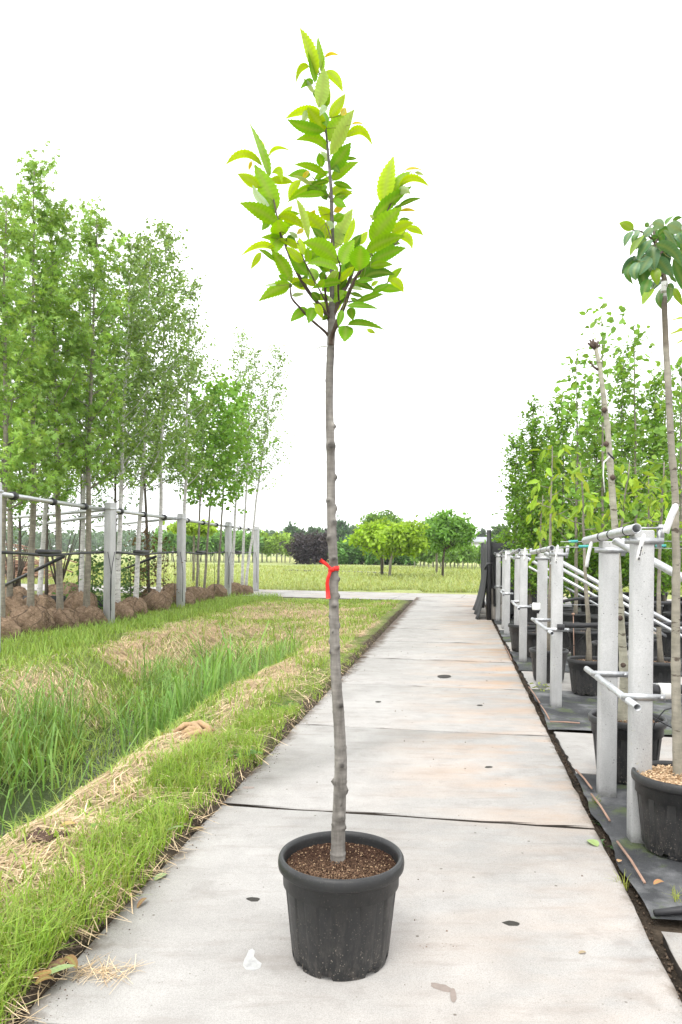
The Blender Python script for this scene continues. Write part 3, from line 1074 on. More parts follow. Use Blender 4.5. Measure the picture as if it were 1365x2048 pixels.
# ---- left bed: balled trees held in the rail frame: trunk px, distance, top px/py, kind, ball radius, label
GUM = dict(tpl='star', lcol=(.26, .44, .105), bark='bark_grey', lsize=.118, aspect=1.15, up=.75, yel=.3)
BIR = dict(tpl='diam', lcol=(.215, .345, .105), bark='bark_birch', lsize=.080, aspect=.75, up=.95, yel=.2, droop=.8)
MAP = dict(tpl='oval', lcol=(.19, .38, .06), bark='bark_grey', lsize=.12, aspect=.85, up=.6, yel=.2)
DRK = dict(tpl='oval', lcol=(.12, .23, .06), bark='bark_dark', lsize=.085, aspect=.6, up=.8, yel=.1)
left_trees = [
    (3, 11.5, 12, 430, GUM, .58, 4300, .37, .30, 'sweetgum_tree', 'star leaved tree in burlap at the left picture edge, pale trunk before the rails'),
    (62, 12.5, 68, 322, GUM, .62, 5200, .42, .27, 'sweetgum_tree', 'tallest star leaved tree of the left row, narrow leader above the rest'),
    (122, 13.2, 108, 405, GUM, .56, 4200, .38, .30, 'sweetgum_tree', 'star leaved tree with plain pale trunk in the middle of the nearest rail bay'),
    (174, 13.7, 203, 425, GUM, .58, 4300, .36, .33, 'sweetgum_tree', 'star leaved tree just left of the tall nearest left post, trunk leaning right'),
    (237, 14.9, 252, 480, BIR, .74, 8600, .36, .34, 'birch_tree', 'white trunked birch standing right behind the nearest whole left post'),
    (271, 16.0, 300, 465, BIR, .80, 9500, .38, .33, 'birch_tree', 'white birch with straight trunk, second from the nearest whole left post'),
    (318, 17.2, 335, 455, BIR, .72, 8500, .40, .33, 'birch_tree', 'white birch whose chalky trunk leans right beside the second left post'),
    (368, 18.6, 385, 560, BIR, .58, 6200, .36, .36, 'birch_tree', 'slim grey stemmed birch hidden behind the second left post'),
    (393, 20.0, 410, 772, MAP, .70, 2300, .42, .44, 'maple_tree', 'slim dark trunk right of the second left post under a leafy maple crown'),
    (409, 20.7, 440, 768, MAP, .78, 2400, .36, .46, 'maple_tree', 'maple with a leaning brown trunk midway between second and third left posts'),
    (436, 22.0, 458, 780, MAP, .75, 2300, .40, .48, 'maple_tree', 'round crowned maple just left of the third left post'),
    (464, 23.8, 492, 668, BIR, .50, 2500, .40, .40, 'birch_tree', 'wispy white birch directly right of the third left post'),
    (485, 24.4, 512, 700, BIR, .55, 2500, .36, .42, 'birch_tree', 'wispy birch, straight middle stem of the three by the last left post'),
    (492, 25.0, 556, 700, BIR, .62, 2700, .30, .42, 'birch_tree', 'wispy birch leaning right against the last left post'),
    # second row
    (22, 14.6, 25, 400, GUM, .75, 3600, .44, .28, 'sweetgum_tree', 'star leaved tree in the back row at the far left edge'),
    (79, 15.2, 142, 445, BIR, .80, 7600, .44, .36, 'birch_tree', 'white birch in the back row beside the tallest star leaved trunk'),
    (163, 15.8, 182, 450, BIR, .80, 7600, .44, .34, 'birch_tree', 'white birch in the back row left of the nearest whole post'),
    (300, 18.6, 272, 520, DRK, .80, 5200, .40, .32, 'alder_tree', 'thin dark stemmed tree in the back row between two white birches'),
    (95, 18.5, 96, 560, DRK, .95, 5600, .40, .24, 'alder_tree', 'dark leaved tree behind the rails in the nearest bay'),
    (232, 19.5, 225, 560, DRK, .95, 5600, .42, .26, 'alder_tree', 'dark leaved tree behind the nearest whole left post'),
    (40, 19.5, 35, 600, DRK, .95, 5000, .40, .22, 'alder_tree', 'dark leaved tree at the back of the left bed near the picture edge'),
    (160, 20.5, 160, 560, DRK, .95, 5200, .40, .24, 'alder_tree', 'dark leaved tree at the back of the left bed between two birches'),
]
for i, (px, d, tx, ty, K, rad, nl, br, t0, nm, lab) in enumerate(left_trees):
    base = P(px, HY, d)
    g = float(gz(base.x, base.y))
    base.z = g
    tp = P(tx, ty, d)
    hgt = tp.z - g
    bz = .62 if i < 18 else .05
    if i >= 18:
        t0 = t0 * .9
    r0 = (.062 if K is GUM else .055 if K is BIR else .042) * (1.0 if d < 20 else .9)
    ms = tree_meshes(hgt, (tp.x - base.x, rnd.uniform(-.2, .2)), r0, t0, rad, 44 if K is not MAP else 30, int(nl * (.76 if K is GUM else .42 if K is DRK else 1.1 if px > 460 else .72)), seed=100 + i, rmin=.3,
                     prof=(lambda s: .12 + .95 * np.clip(1 - s, 0, 1) ** .75 * (.55 + .45 * np.clip(s * 5, 0, 1))) if K is not MAP else None, sig=.075, **K)
    t = put_tree(nm, base, lab, 'tree', 'balled trees in the left support frame', ms)
    if i < 18:
        o = link('root_ball', BALLS[i % 4], t, (rnd.uniform(-.03, .06), -.02, -.05), rnd.random() * 6)
        s = br * (.80 if d < 18 else .76)
        o.scale = (s * 1.08, s, s * rnd.uniform(.92, 1.08))
# burlap balls whose trees stand hidden by others
for i, (px, py, s, lab) in enumerate([(345, 1204, .36, 'brown burlap root ball half hidden behind the second left post'), (28, 1222, .36, 'brown burlap root ball behind the first trunk at the left edge'), (130, 1214, .40, 'brown burlap root ball with tied neck in the back row, nearest bay')]):
    g = G(px, py)
    g.z = float(gz(g.x, g.y)) - .05
    t = tag(link('root_ball', BALLS[(i + 1) % 4], None, g, i * 2.0), lab, 'root ball', 'loose burlap root balls')
    t.scale = (s, s, s)

# ---- left rail frame
rack = thing('tree_support_frame', P(220, 1250, 14.0) * 1.0, 'grey concrete posts with steel rails holding the balled trees on the left', 'support frame')
rack.location.z = 0
off = rack.location.copy()


def rack_part(name, mb, mat, smooth=False):
    for q in range(len(mb.v)):
        mb.v[q] = mb.v[q] - np.array(off)
    return link(name, mb.mesh(name, mat, smooth), rack)


POSTS = [(-14, 9.9), (220, 14.0), (363, 18.0), (457, 22.9), (513, 26.7)]
tops = []
for px, d in POSTS:
    b = P(px, HY, d)
    tops.append(Vector((b.x, b.y, 2.33)))
    m = MB()
    m.box((b.x, b.y, 1.13), (.168, .168, 2.4), R(-25), .018)
    rack_part('post', m, M['post'])
    m = MB()
    m.box((b.x, b.y, 2.21), (.184, .184, .035), R(-25), .004)
    rack_part('band', m, M['metal'])
bz = 2.2
for a, b in zip(tops[:-1], tops[1:]):
    e = (b - a).normalized()
    side_ = Vector((e.y, -e.x, 0)) * -.115
    p, q = a + side_, b + side_
    p.z = q.z = bz
    m = MB().tube([p - e * .15, q + e * .15], .036, 12)
    rack_part('rail', m, M['metal'], True)
    L = (b - a).length
    for s in np.arange(.18, .95, .30):
        c = p.lerp(q, s)
        rack_part('collar', MB().tube([c - e * .05, c + e * .05], .062, 10), M['black'], True)
    p2, q2 = a + side_, b + side_
    p2.z, q2.z = 1.40, 1.39
    mid = p2.lerp(q2, .45) - Vector((0, 0, .06))
    rack_part('hose', MB().tube([p2 - e * .1, p2.lerp(q2, .22) - Vector((0, 0, .02)), mid, p2.lerp(q2, .75) - Vector((0, 0, .015)), q2 + e * .1], .024, 8), M['black'], True)
    mm = MB().tube([p2.lerp(q2, .36), p2.lerp(q2, .54)], .04, 8)
    rack_part('hose_clip', mm, M['black'], True)
# cross rails reaching back from the posts, and slanting braces
for (x0, y0, d0, x1, y1, d1) in ((212, 1019, 14.2, -30, 1040, 20.5), (358, 1036, 18.2, 190, 1053, 24.5), (212, 1030, 14.2, -30, 1064, 26)):
    rack_part('rail', MB().tube([P(x0, y0, d0), P(x1, y1, d1)], .036, 10), M['metal'], True)
for (x0, y0, d0, x1, y1, d1) in ((128, 1113, 12.6, -5, 1178, 14.8), (312, 1113, 16.9, 236, 1143, 19)):
    rack_part('brace', MB().tube([P(x0, y0, d0), P(x1, y1, d1)], .030, 8), M['black'], True)
for (px, d, l, s) in ((216, 13.85, 1.1, 1), (230, 13.9, 1.3, -1), (361, 17.85, 1.2, 1), (455, 22.7, 1.1, 1), (462, 22.7, 1.0, -1), (511, 26.5, 1.1, 1), (345, 17.4, 1.0, 1), (405, 19.5, .9, -1), (335, 17.2, 1.0, -1), (425, 20.6, 1.1, 1)):
    p = P(px, HY, d)
    pts = [Vector((p.x + s * .03 * math.sin(q * .9) + .02 * q * s, p.y, 1.40 - l * q / 5)) for q in range(6)]
    rack_part('drip_line', MB().tube(pts, .007, 5), M['black'], True)

# things standing among the left bed
m = MB()
a, b = P(-10, 1199, 16.3), P(205, 1199, 17.4)
e = (b - a).normalized()
c = (a + b) / 2
ax = (e, Vector((-e.y, e.x, 0)), Vector((0, 0, 1)))
m.box((c.x, c.y, .03), ((b - a).length, .8, .03), axes=ax)
for s in (-1, 1):
    m.box(Vector((c.x, c.y, .18)) + ax[1] * s * .4, ((b - a).length + .03, .03, .34), axes=ax)
    m.box(Vector((c.x, c.y, .18)) + ax[0] * s * (b - a).length / 2, (.03, .8, .34), axes=ax)
tag(link('plastic_trough', m.mesh('plastic_trough', M['black'])), 'long black plastic trough on the ground behind the left root balls', 'trough')
for i, (px, py, d, lab) in enumerate([(28, 1190, 18.5, 'brown root ball of a bare shrub behind the trough at the left edge'), (118, 1192, 19.5, 'brown root ball sitting behind the trough near the middle of the first bay')]):
    g = P(px, HY, d)
    t = thing('bare_shrub', (g.x, g.y, 0), lab.replace('brown root ball of a bare shrub', 'bare twiggy shrub in burlap').replace('brown root ball sitting', 'bare forked shrub in burlap'), 'shrub', 'bare shrubs behind the trough')
    o = link('root_ball', BALLS[i], t, (0, 0, -.02), i)
    o.scale = (.36, .36, .34)
    m = MB()
    for k in range(9):
        a = k * 2.4
        q = Vector((math.cos(a) * .5, math.sin(a) * .4, 1.6 + .6 * rnd.random()))
        m.tube([(0, 0, .3), q * .45 + Vector((0, 0, .2)), q], [.03, .018, .005], 5)
    link('stem', m.mesh('stem', M['bark_dark'], True), t)
for i, (px, d, hh, cc, nl, lab) in enumerate([(300, 17.9, 1.9, (.13, .085, .05), 500, 'small shrub with withered brown leaves by the white birch'), (188, 16.5, 1.15, (.09, .19, .05), 900, 'low green shrub behind the nearest whole left post'), (262, 18.5, 1.1, (.10, .20, .06), 800, 'low green shrub between the first birches')]):
    g = P(px, HY, d)
    ms = tree_meshes(hh, (0, 0), .02, .15, .45, 16, nl, .085, 'oval', cc, 'bark_dark', 300 + i, yel=.1)
    put_tree('shrub', (g.x, g.y, float(gz(g.x, g.y))), lab, 'shrub', None, ms)
g = P(35, 1100, 34)
t = thing('brush_pile', (g.x, g.y, 0), 'reddish pile of cut branches beyond the left rails', 'brush pile')
m = MB()
for k in range(150):
    a = Vector((rnd.gauss(0, .8), rnd.gauss(0, .5), abs(rnd.gauss(.2, .5))))
    dd = Vector((rnd.uniform(-1, 1), rnd.uniform(-.5, .5), rnd.uniform(-.25, .35))) * rnd.uniform(.5, 1.1)
    m.tube([a - dd, a + dd * .2 + Vector((0, 0, .05)), a + dd], [.035, .03, .015], 5)
stuff_part(link('branch', m.mesh('branch', M['wood'], True), t))
g = P(22, 1080, 20)
tag(link('marker_stake', MB().tube([(g.x, g.y, .9), (g.x, g.y, 1.75)], .03, 6).box((g.x, g.y, .45), (.04, .04, .95)).mesh('marker_stake', M['orange'], True)), 'orange red stake upright in the left bed before the brush pile', 'stake')

# ------------------------------------------------------------------ right side: ground fabric
def sheet(name, u0, u1, v0, v1, mat, z, nu=24, nv=40, amp=.02, seed=0):
    us, vs = np.linspace(u0, u1, nu), np.linspace(v0, v1, nv)
    UU, VV = np.meshgrid(us, vs)
    edge = .03 * (fbm(UU * 3, VV * 3, 1.3, seed) - .5)
    VV2 = VV + edge * (np.abs(VV - v0) < .15) * 2
    x = TU.x * UU + TV.x * VV2
    y = TU.y * UU + TV.y * VV2
    zz = z + amp * (fbm(x, y, 2.2, seed) - .4) + amp * .8 * np.maximum(0, vnoise(x, y, 5, seed + 3) - .6)
    ix = np.arange(nu * nv).reshape(nv, nu)
    f = np.stack([ix[:-1, :-1], ix[:-1, 1:], ix[1:, 1:], ix[1:, :-1]], -1).reshape(-1, 4)
    return MB().add(np.stack([x, y, zz], -1).reshape(-1, 3), f).mesh(name, mat, True)


beds = [(3.14, 5.08), (6.34, 8.16), (9.5, 11.25), (12.55, 14.35), (15.55, 24.0)]
words = ['nearest', 'second', 'third', 'fourth', 'farthest']
for i, (a, b) in enumerate(beds):
    o = link('ground_fabric', sheet('ground_fabric', a, b, -.772, -8.0, M['fabric'], -.012, 30, 60, .035, 60 + i))
    tag(o, 'black woven ground fabric, %s strip beside the path on the right' % words[i], 'ground fabric', 'strips of ground fabric')
# rolled front hem of the nearest fabric
pts = [UV(3.16 + .03 * math.sin(q * 1.7), -.80 - q * .13, .0 + .012 * math.sin(q * 2.1)) for q in range(12)]
tag(link('fabric_hem', MB().tube(pts, [.013 + .005 * math.sin(q * 1.3) for q in range(12)], 8).mesh('fabric_hem', M['black'], True)), 'rolled black hem at the front end of the nearest ground fabric', 'fabric hem')

# fixing bars along the fabric edges
bars = [((1152, 1543), (1184, 1581), 'short rusty fixing bar by the far post of the nearest pair'), ((1183, 1592), (1220, 1646), 'rusty fixing bar on the fabric edge between the two nearest posts'), ((1235, 1688), (1290, 1771), 'longest rusty fixing bar at the front of the nearest fabric'), ((1082, 1413), (1099, 1441), 'pale fixing bar at the front of the second fabric strip'), ((1058, 1376), (1080, 1408), 'pale fixing bar at the back of the second fabric strip'), ((1100, 1446), (1160, 1449), 'thin bar across the front hem of the second fabric strip'), ((1010, 1293), (1024, 1322), 'thin fixing bar beside the third fabric strip')]
for (a, b, lab) in bars:
    p, q = G(*a), G(*b)
    p.z = q.z = .012
    tag(link('fixing_bar', MB().tube([p, p.lerp(q, .5) + Vector((.004, 0, .003)), q], .0065, 6).mesh('fixing_bar', M['rust'], True)), lab, 'bar', 'bars pinning the ground fabric')

# ------------------------------------------------------------------ right side: paired posts with pipes
def pipe(mb, a, b, r, wall=.004, n=16):
    a, b = Vector(a), Vector(b)
    e = (b - a).normalized()
    s = e.cross(Vector((0, 0, 1))).normalized()
    t = s.cross(e)
    vs = []
    for p, rr in ((a + e * .12, r - wall), (a, r - wall), (a, r), (b, r), (b, r - wall), (b - e * .12, r - wall)):
        for j in range(n):
            q = 2 * math.pi * j / n
            vs.append(list(p + (s * math.cos(q) + t * math.sin(q)) * rr))
    fs = [[i * n + j, (i + 1) * n + j, (i + 1) * n + (j + 1) % n, i * n + (j + 1) % n] for i in range(5) for j in range(n)]
    fs += [[j for j in range(n)], [5 * n + j for j in range(n)][::-1]]
    return mb.add(vs, fs)


def frame(loc_px, far_px, zt, label, low=True, strut=2, full=True):
    a, b = G(*loc_px), G(*far_px)
    root = thing('post_frame', (a.x, a.y, 0), label, 'post frame', 'paired concrete post frames beside the path')
    o = Vector((a.x, a.y, 0))
    e = (b - a).normalized()
    w = Vector((e.y, -e.x, 0))                       # to the right, into the bed
    L = (b - a).length
    ax = (w, e, Vector((0, 0, 1)))
    for k, s in enumerate((0, L)):
        dz = .0 if k == 0 else -.045
        m = MB().box(e * s + Vector((0, 0, zt / 2 - .1 + dz / 2)), (.099, .099, zt + .2 + dz), axes=ax, bev=.006)
        link('post', m.mesh('post', M['post']), root)
    pr = .0245
    off_ = -w * (.050 + pr + .004)
    tz = zt - .018
    p0, p1 = off_ - e * .20 + Vector((0, 0, tz + .02)), off_ + e * (L + .30) + Vector((0, 0, tz - .02))
    tp = link('top_pipe', pipe(MB(), p0, p1, pr).mesh('top_pipe', M['metal'], True), root)
    for s in (.14, .42, .62):
        c = p0.lerp(p1, s)
        link('band', MB().tube([c - e * .006, c + e * .006], pr + .003, 14).mesh('band', M['black'], True), tp)
    for k, s in enumerate((0, L)):                  # straps over the post heads
        m = MB().box(e * s + Vector((0, 0, zt - .055 - .045 * k)) + w * .01 - e * .053, (.165, .005, .032), axes=ax)
        m.box(e * s + Vector((0, 0, zt - .055 - .045 * k)) + w * .01 + e * .053, (.165, .005, .032), axes=ax)
        m.tube([e * s + w * .085 + Vector((0, 0, zt - .09 - .045 * k)), e * s + w * .085 + Vector((0, 0, zt + .02 - .045 * k))], .012, 8)
        link('strap', m.mesh('strap', M['metal']), root)
    m = MB().box(w * .01 + Vector((0, 0, zt + .012)), (.20, .03, .008), axes=ax)
    m.tube([w * .095 + Vector((0, 0, zt - .05)), w * .095 + Vector((0, 0, zt + .03))], .014, 8)
    link('clamp', m.mesh('clamp', M['metal']), root)
    if low:
        lr = .0185
        lz = .71
        q0, q1 = -w * (.053 + lr) - e * .22 + Vector((0, 0, lz)), -w * (.053 + lr) + e * (L + .26) + Vector((0, 0, lz))
        lp = link('low_pipe', pipe(MB(), q0, q1, lr, .003).mesh('low_pipe', M['metal'], True), root)
        for s in (.2, .45, .72):
            c = q0.lerp(q1, s)
            link('band', MB().tube([c - e * .005, c + e * .005], lr + .0025, 12).mesh('band', M['metal'], True), lp)
        for s in (0, L):
            m = MB().box(e * s + w * .0 + Vector((0, 0, lz + .02)) - e * .0535, (.215, .005, .034), axes=ax)
            c = e * s + w * .09 - e * .057 + Vector((0, 0, lz + .02))
            m.tube([c, c - e * .012], .010, 6)
            link('clamp_bar', m.mesh('clamp_bar', M['metal']), root)
    dirs = (w + Vector((0, 0, -.56))).normalized()
    for k in range(strut):
        s0 = e * (L * (.72 if k == 0 else .3)) + Vector((0, 0, zt - .05 - .10 * k))
        r_ = .0235 if k == 0 else .017
        link('strut', MB().tube([s0 - dirs * .02, s0 + dirs * 2.75], r_, 12).mesh('strut', M['metal'], True), root)
    return root


frame((1278, 1675), (1213, 1585), 1.575, 'nearest pair of pitted concrete posts with open ended pipes', True, 1)
frame((1112, 1411), (1083, 1372), 1.50, 'second pair of concrete posts along the right path edge with two slanting struts')
frame((1046, 1320), (1035, 1300), 1.49, 'third pair of concrete posts along the right path edge', True, 1)
frame((1014, 1268), (1009, 1256), 1.49, 'fourth pair of concrete posts along the right path edge', True, 1)
frame((996, 1240), (993.5, 1233), 1.44, 'farthest concrete posts on the right, before the dark screen', True, 0)


# hanging plant labels
def label_tag(px0, py0, px1, py1, d, wpx, lab, printed=False):
    a, b = P(px0, py0, d), P(px1, py1, d - .01)
    e = (b - a).normalized()
    s = e.cross(Vector((0, 1, 0))).normalized()
    nrm = s.cross(e)
    w = wpx * d / F / 2
    pts = [a - e * .012, a, a.lerp(b, .35), a.lerp(b, .7), b]
    ws = [w * .4, w, w, w, w]
    bend = [0, 0, .006, .004, -.004]
    vs = []
    for p, ww, bb in zip(pts, ws, bend):
        for sg in (-1, 1):
            for th in (0, .0012):
                vs.append(list(p + s * sg * ww + nrm * (bb + th)))
    n = len(pts)
    fs = []
    for i in range(n - 1):
        q, r_ = 4 * i, 4 * i + 4
        fs += [[q, q + 2, r_ + 2, r_], [q + 1, r_ + 1, r_ + 3, q + 3], [q, r_, r_ + 1, q + 1], [q + 2, q + 3, r_ + 3, r_ + 2]]
    fs += [[0, 1, 3, 2], [4 * n - 4, 4 * n - 2, 4 * n - 1, 4 * n - 3]]
    o = tag(link('plant_label', MB().add(vs, fs).mesh('plant_label', M['white'])), lab, 'label', 'white plant labels')
    if printed:
        m = MB()
        for k, (t, wd, ln) in enumerate(((.42, .5, .012), (.50, .3, .03), (.56, .5, .006), (.72, .5, .010), (.86, .6, .012), (.91, .5, .006))):
            c = a.lerp(b, t) - nrm * .0018 * (1 if nrm.y > 0 else -1)
            c.y = min(c.y, a.lerp(b, t).y - .009)
            x = s * w * wd * .6
            q = e * ln
            m.add([list(c - x), list(c + x), list(c + x + q), list(c - x + q)], [[0, 1, 2, 3]])
        link('print', m.mesh('print', M['ink']), o)
    return o


label_tag(1288, 1072, 1276, 1122, 3.66, 9, 'white plant label with print on the nearest post', True)
label_tag(1183, 1087, 1173, 1134, 4.42, 7, 'white plant label hanging below the far end of the nearest top pipe')
label_tag(1116, 1092, 1112, 1127, 6.9, 4.5, 'white plant label on the second post pair', True)
label_tag(1051, 1097, 1049, 1121, 9.75, 4, 'white plant label on the third post pair')
label_tag(1013, 1103, 1012, 1123, 13.0, 3, 'white plant label on the fourth post pair')
label_tag(1352, 1012, 1331, 1066, 3.52, 14, 'large white label folded round the cherry trunk at the right edge')


# hoses, fittings and wires in the right bed
def run(name, pts, r, mat, lab, cat, grp=None):
    return tag(link(name, MB().tube([P(*q) for q in pts], r, 8).mesh(name, M[mat], True)), lab, cat, grp)


run('irrigation_hose', [(1120, 1252, 7.3), (1196, 1250, 7.35), (1240, 1249, 7.35), (1300, 1249, 7.4), (1420, 1248, 7.4)], .025, 'black', 'thick black hose running level from the second post pair', 'hose', 'irrigation hoses')
run('irrigation_hose', [(1120, 1204, 8.1), (1150, 1198, 8.1), (1195, 1196, 8.2), (1250, 1199, 8.2), (1300, 1206, 8.3), (1420, 1206, 8.4)], .018, 'black', 'thinner black hose arching above the pots', 'hose', 'irrigation hoses')
run('irrigation_hose', [(1322, 1376, 3.9), (1380, 1380, 4.0), (1450, 1384, 4.1)], .026, 'black', 'black hose leaving the white fitting at the nearest post', 'hose', 'irrigation hoses')
run('drip_tube', [(1302, 1470, 4.35), (1312, 1440, 4.3), (1330, 1420, 4.3), (1365, 1411, 4.3), (1420, 1420, 4.3)], .004, 'black', 'thin black drip tube curling out of the pot behind the posts', 'tube', 'thin drip tubes')
run('drip_tube', [(1306, 1434, 4.4), (1330, 1448, 4.4), (1365, 1466, 4.4), (1400, 1475, 4.4)], .004, 'black', 'thin black drip tube sloping right from the pot behind the posts', 'tube', 'thin drip tubes')
run('drip_tube', [(1174, 1256, 7.4), (1168, 1272, 7.5), (1150, 1290, 7.6), (1124, 1300, 7.7)], .004, 'black', 'thin black drip tube looping below the level hose', 'tube', 'thin drip tubes')
run('trellis_wire', [(1122, 1083.5, 7.2), (1440, 1082, 9)], .003, 'metal', 'upper steel trellis wire running into the right bed', 'wire', 'trellis wires')
run('trellis_wire', [(1122, 1094, 7.0), (1440, 1098, 7.0)], .003, 'metal', 'lower steel trellis wire behind the nearest posts', 'wire', 'trellis wires')
run('trellis_wire', [(1300, 1367, 4.3), (1440, 1370, 4.4)], .003, 'metal', 'steel wire above the white hose fitting', 'wire', 'trellis wires')
run('trellis_wire', [(1060, 1209, 9.5), (1200, 1210, 9.8), (1300, 1210, 10)], .003, 'metal', 'steel wire low behind the second posts', 'wire', 'trellis wires')
for (x0, x1, y, d, lab) in ((1138, 1156, 1083, 7.3, 'teal tube sleeve on the upper wire right of the second posts'), (1158, 1178, 1093, 7.0, 'teal tube sleeve on the lower wire left of the nearest posts'), (1234, 1254, 1095, 7.0, 'teal tube sleeve between the two nearest posts'), (1312, 1332, 1092, 7.0, 'teal tube sleeve left of the cherry trunk')):
    run('tube_sleeve', [(x0, y, d), (x1, y - .5, d)], .013, 'teal', lab, 'tube', 'teal tube sleeves')
fit = thing('hose_fitting', P(1312, 1382, 3.86), 'black and white screw fitting on a hose beside the nearest post', 'hose fitting')
link('socket', MB().tube([(-.035, 0, 0), (.015, 0, .001)], .034, 14).mesh('socket', M['black'], True), fit)
m = MB()
m.lathe([(.0, .012), (.040, .012), (.042, .02), (.041, .075), (.034, .085), (.03, .085)], 24, fr=lambda i, a: 1 + (.03 if int(a * 24 / 6.2832) % 3 == 0 else 0))
o = link('nut', m.mesh('nut', M['white']), fit)
o.rotation_euler = (0, R(90), 0)
fit2 = thing('hose_fitting', P(1073, 1222, 7.6), 'small white hose cap with black collar left of the second posts', 'hose fitting')
o = link('nut', fit.children[1].data, fit2)
o.rotation_euler = (0, R(70), R(150))
link('socket', fit.children[0].data, fit2)
fit3 = thing('hose_fitting', P(1122, 1256, 7.0), 'white hose cap on the right face of the second post pair', 'hose fitting')
o = link('nut', fit.children[1].data, fit3)
o.rotation_euler = (0, R(90), 0)

# dark screen fence at the far end with its blocks
fen = thing('windbreak_screen', (0, 0, 0), 'dark grey windbreak cloth on posts at the far right end of the path', 'screen')
c0 = P(979, HY, 16.0)
c1 = P(966.5, HY, 19.5)
c2 = P(1090, HY, 16.8)
fen.location = (c0.x, c0.y, 0)


def cloth(a, b, z0, z1, n=26, k=12, amp=.05, flare=.0):
    vs = []
    e = (b - a)
    nn = Vector((-e.y, e.x, 0)).normalized()
    for i in range(n + 1):
        for j in range(k + 1):
            s, t = i / n, j / k
            p = a.lerp(b, s) + nn * (amp * math.sin(s * 17 + 2 * t) * (1 - .5 * t) + flare * (1 - t) ** 3)
            vs.append((p.x - c0.x, p.y - c0.y, z0 + (z1 - z0) * t - .03 * math.sin(s * 12) * t))
    f = [[i * (k + 1) + j, (i + 1) * (k + 1) + j, (i + 1) * (k + 1) + j + 1, i * (k + 1) + j + 1] for i in range(n) for j in range(k)]
    o = link('cloth', MB().add(vs, f).mesh('cloth', M['netting'], True), fen)
    sm_ = o.modifiers.new('thick', 'SOLIDIFY')
    sm_.thickness = .006
    return o


cloth(c0, c1, .0, 1.70, flare=.22)
cloth(c0 + Vector((.05, .1, 0)), c2, .1, 1.70)
for p, hh in ((c0, 1.95), (c1, 1.72), (c2, 1.75)):
    link('post', MB().tube([(p.x - c0.x + .02, p.y - c0.y + .05, 0), (p.x - c0.x, p.y - c0.y + .05, hh)], .05, 8).mesh('post', M['black'], True), fen)
link('tie', MB().tube([(-.10, -.06, 1.1), (-.06, -.12, 1.22), (.05, -.1, 1.22), (.08, -.05, 1.1), (.12, -.05, .3)], .03, 6).mesh('tie', M['black'], True), fen)
p = P(990, HY, 16.3)
for i, (z, s) in enumerate(((.17, .34), (.51, .33))):
    tag(link('concrete_block', MB().box((p.x + .08, p.y, z), (.50, .4, s), R(-9), .02).mesh('concrete_block', M['block'])), 'rough pale concrete block by the dark screen, %s of the two' % ('lower' if i == 0 else 'upper'), 'concrete block', 'stacked concrete blocks')

# ------------------------------------------------------------------ pots
NP = 112


def notch(i, a):
    return 0.016 if (i <= 1 and any(abs((a - q + math.pi) % (2 * math.pi) - math.pi) < .10 for q in (.55, 1.55, 2.6, 3.6, 4.30, 5.25))) else 0


def flute(i, a):
    if i < 1 or i > 4:
        return 1.0
    q = (a * 12 / (2 * math.pi)) % 1
    return 1 - .036 * (1 if q < .36 else 0 if q > .44 else (.44 - q) / .08) * (1 if .0 < q else 0)


pm = MB()
prof = [(.166, .0), (.172, .018), (.176, .05), (.190, .18), (.1985, .258), (.207, .266), (.2085, .318), (.214, .322)]
pm.lathe(prof, NP, fr=flute, fz=notch)
pm.lathe([(.02, .02), (.172, .018)], NP)
pm.lathe([(.2025, .333), (.196, .28), (.175, .05)], NP)
POT_BODY = pm.mesh('body', M['pot'], True)
rm = MB()
rm.lathe([(.2135, .322), (.2195, .320), (.2245, .326), (.2262, .340), (.2245, .355), (.2195, .364), (.2125, .366), (.206, .361), (.2025, .350), (.2025, .330)], NP)
POT_RIM = rm.mesh('rim', M['pot'], True)


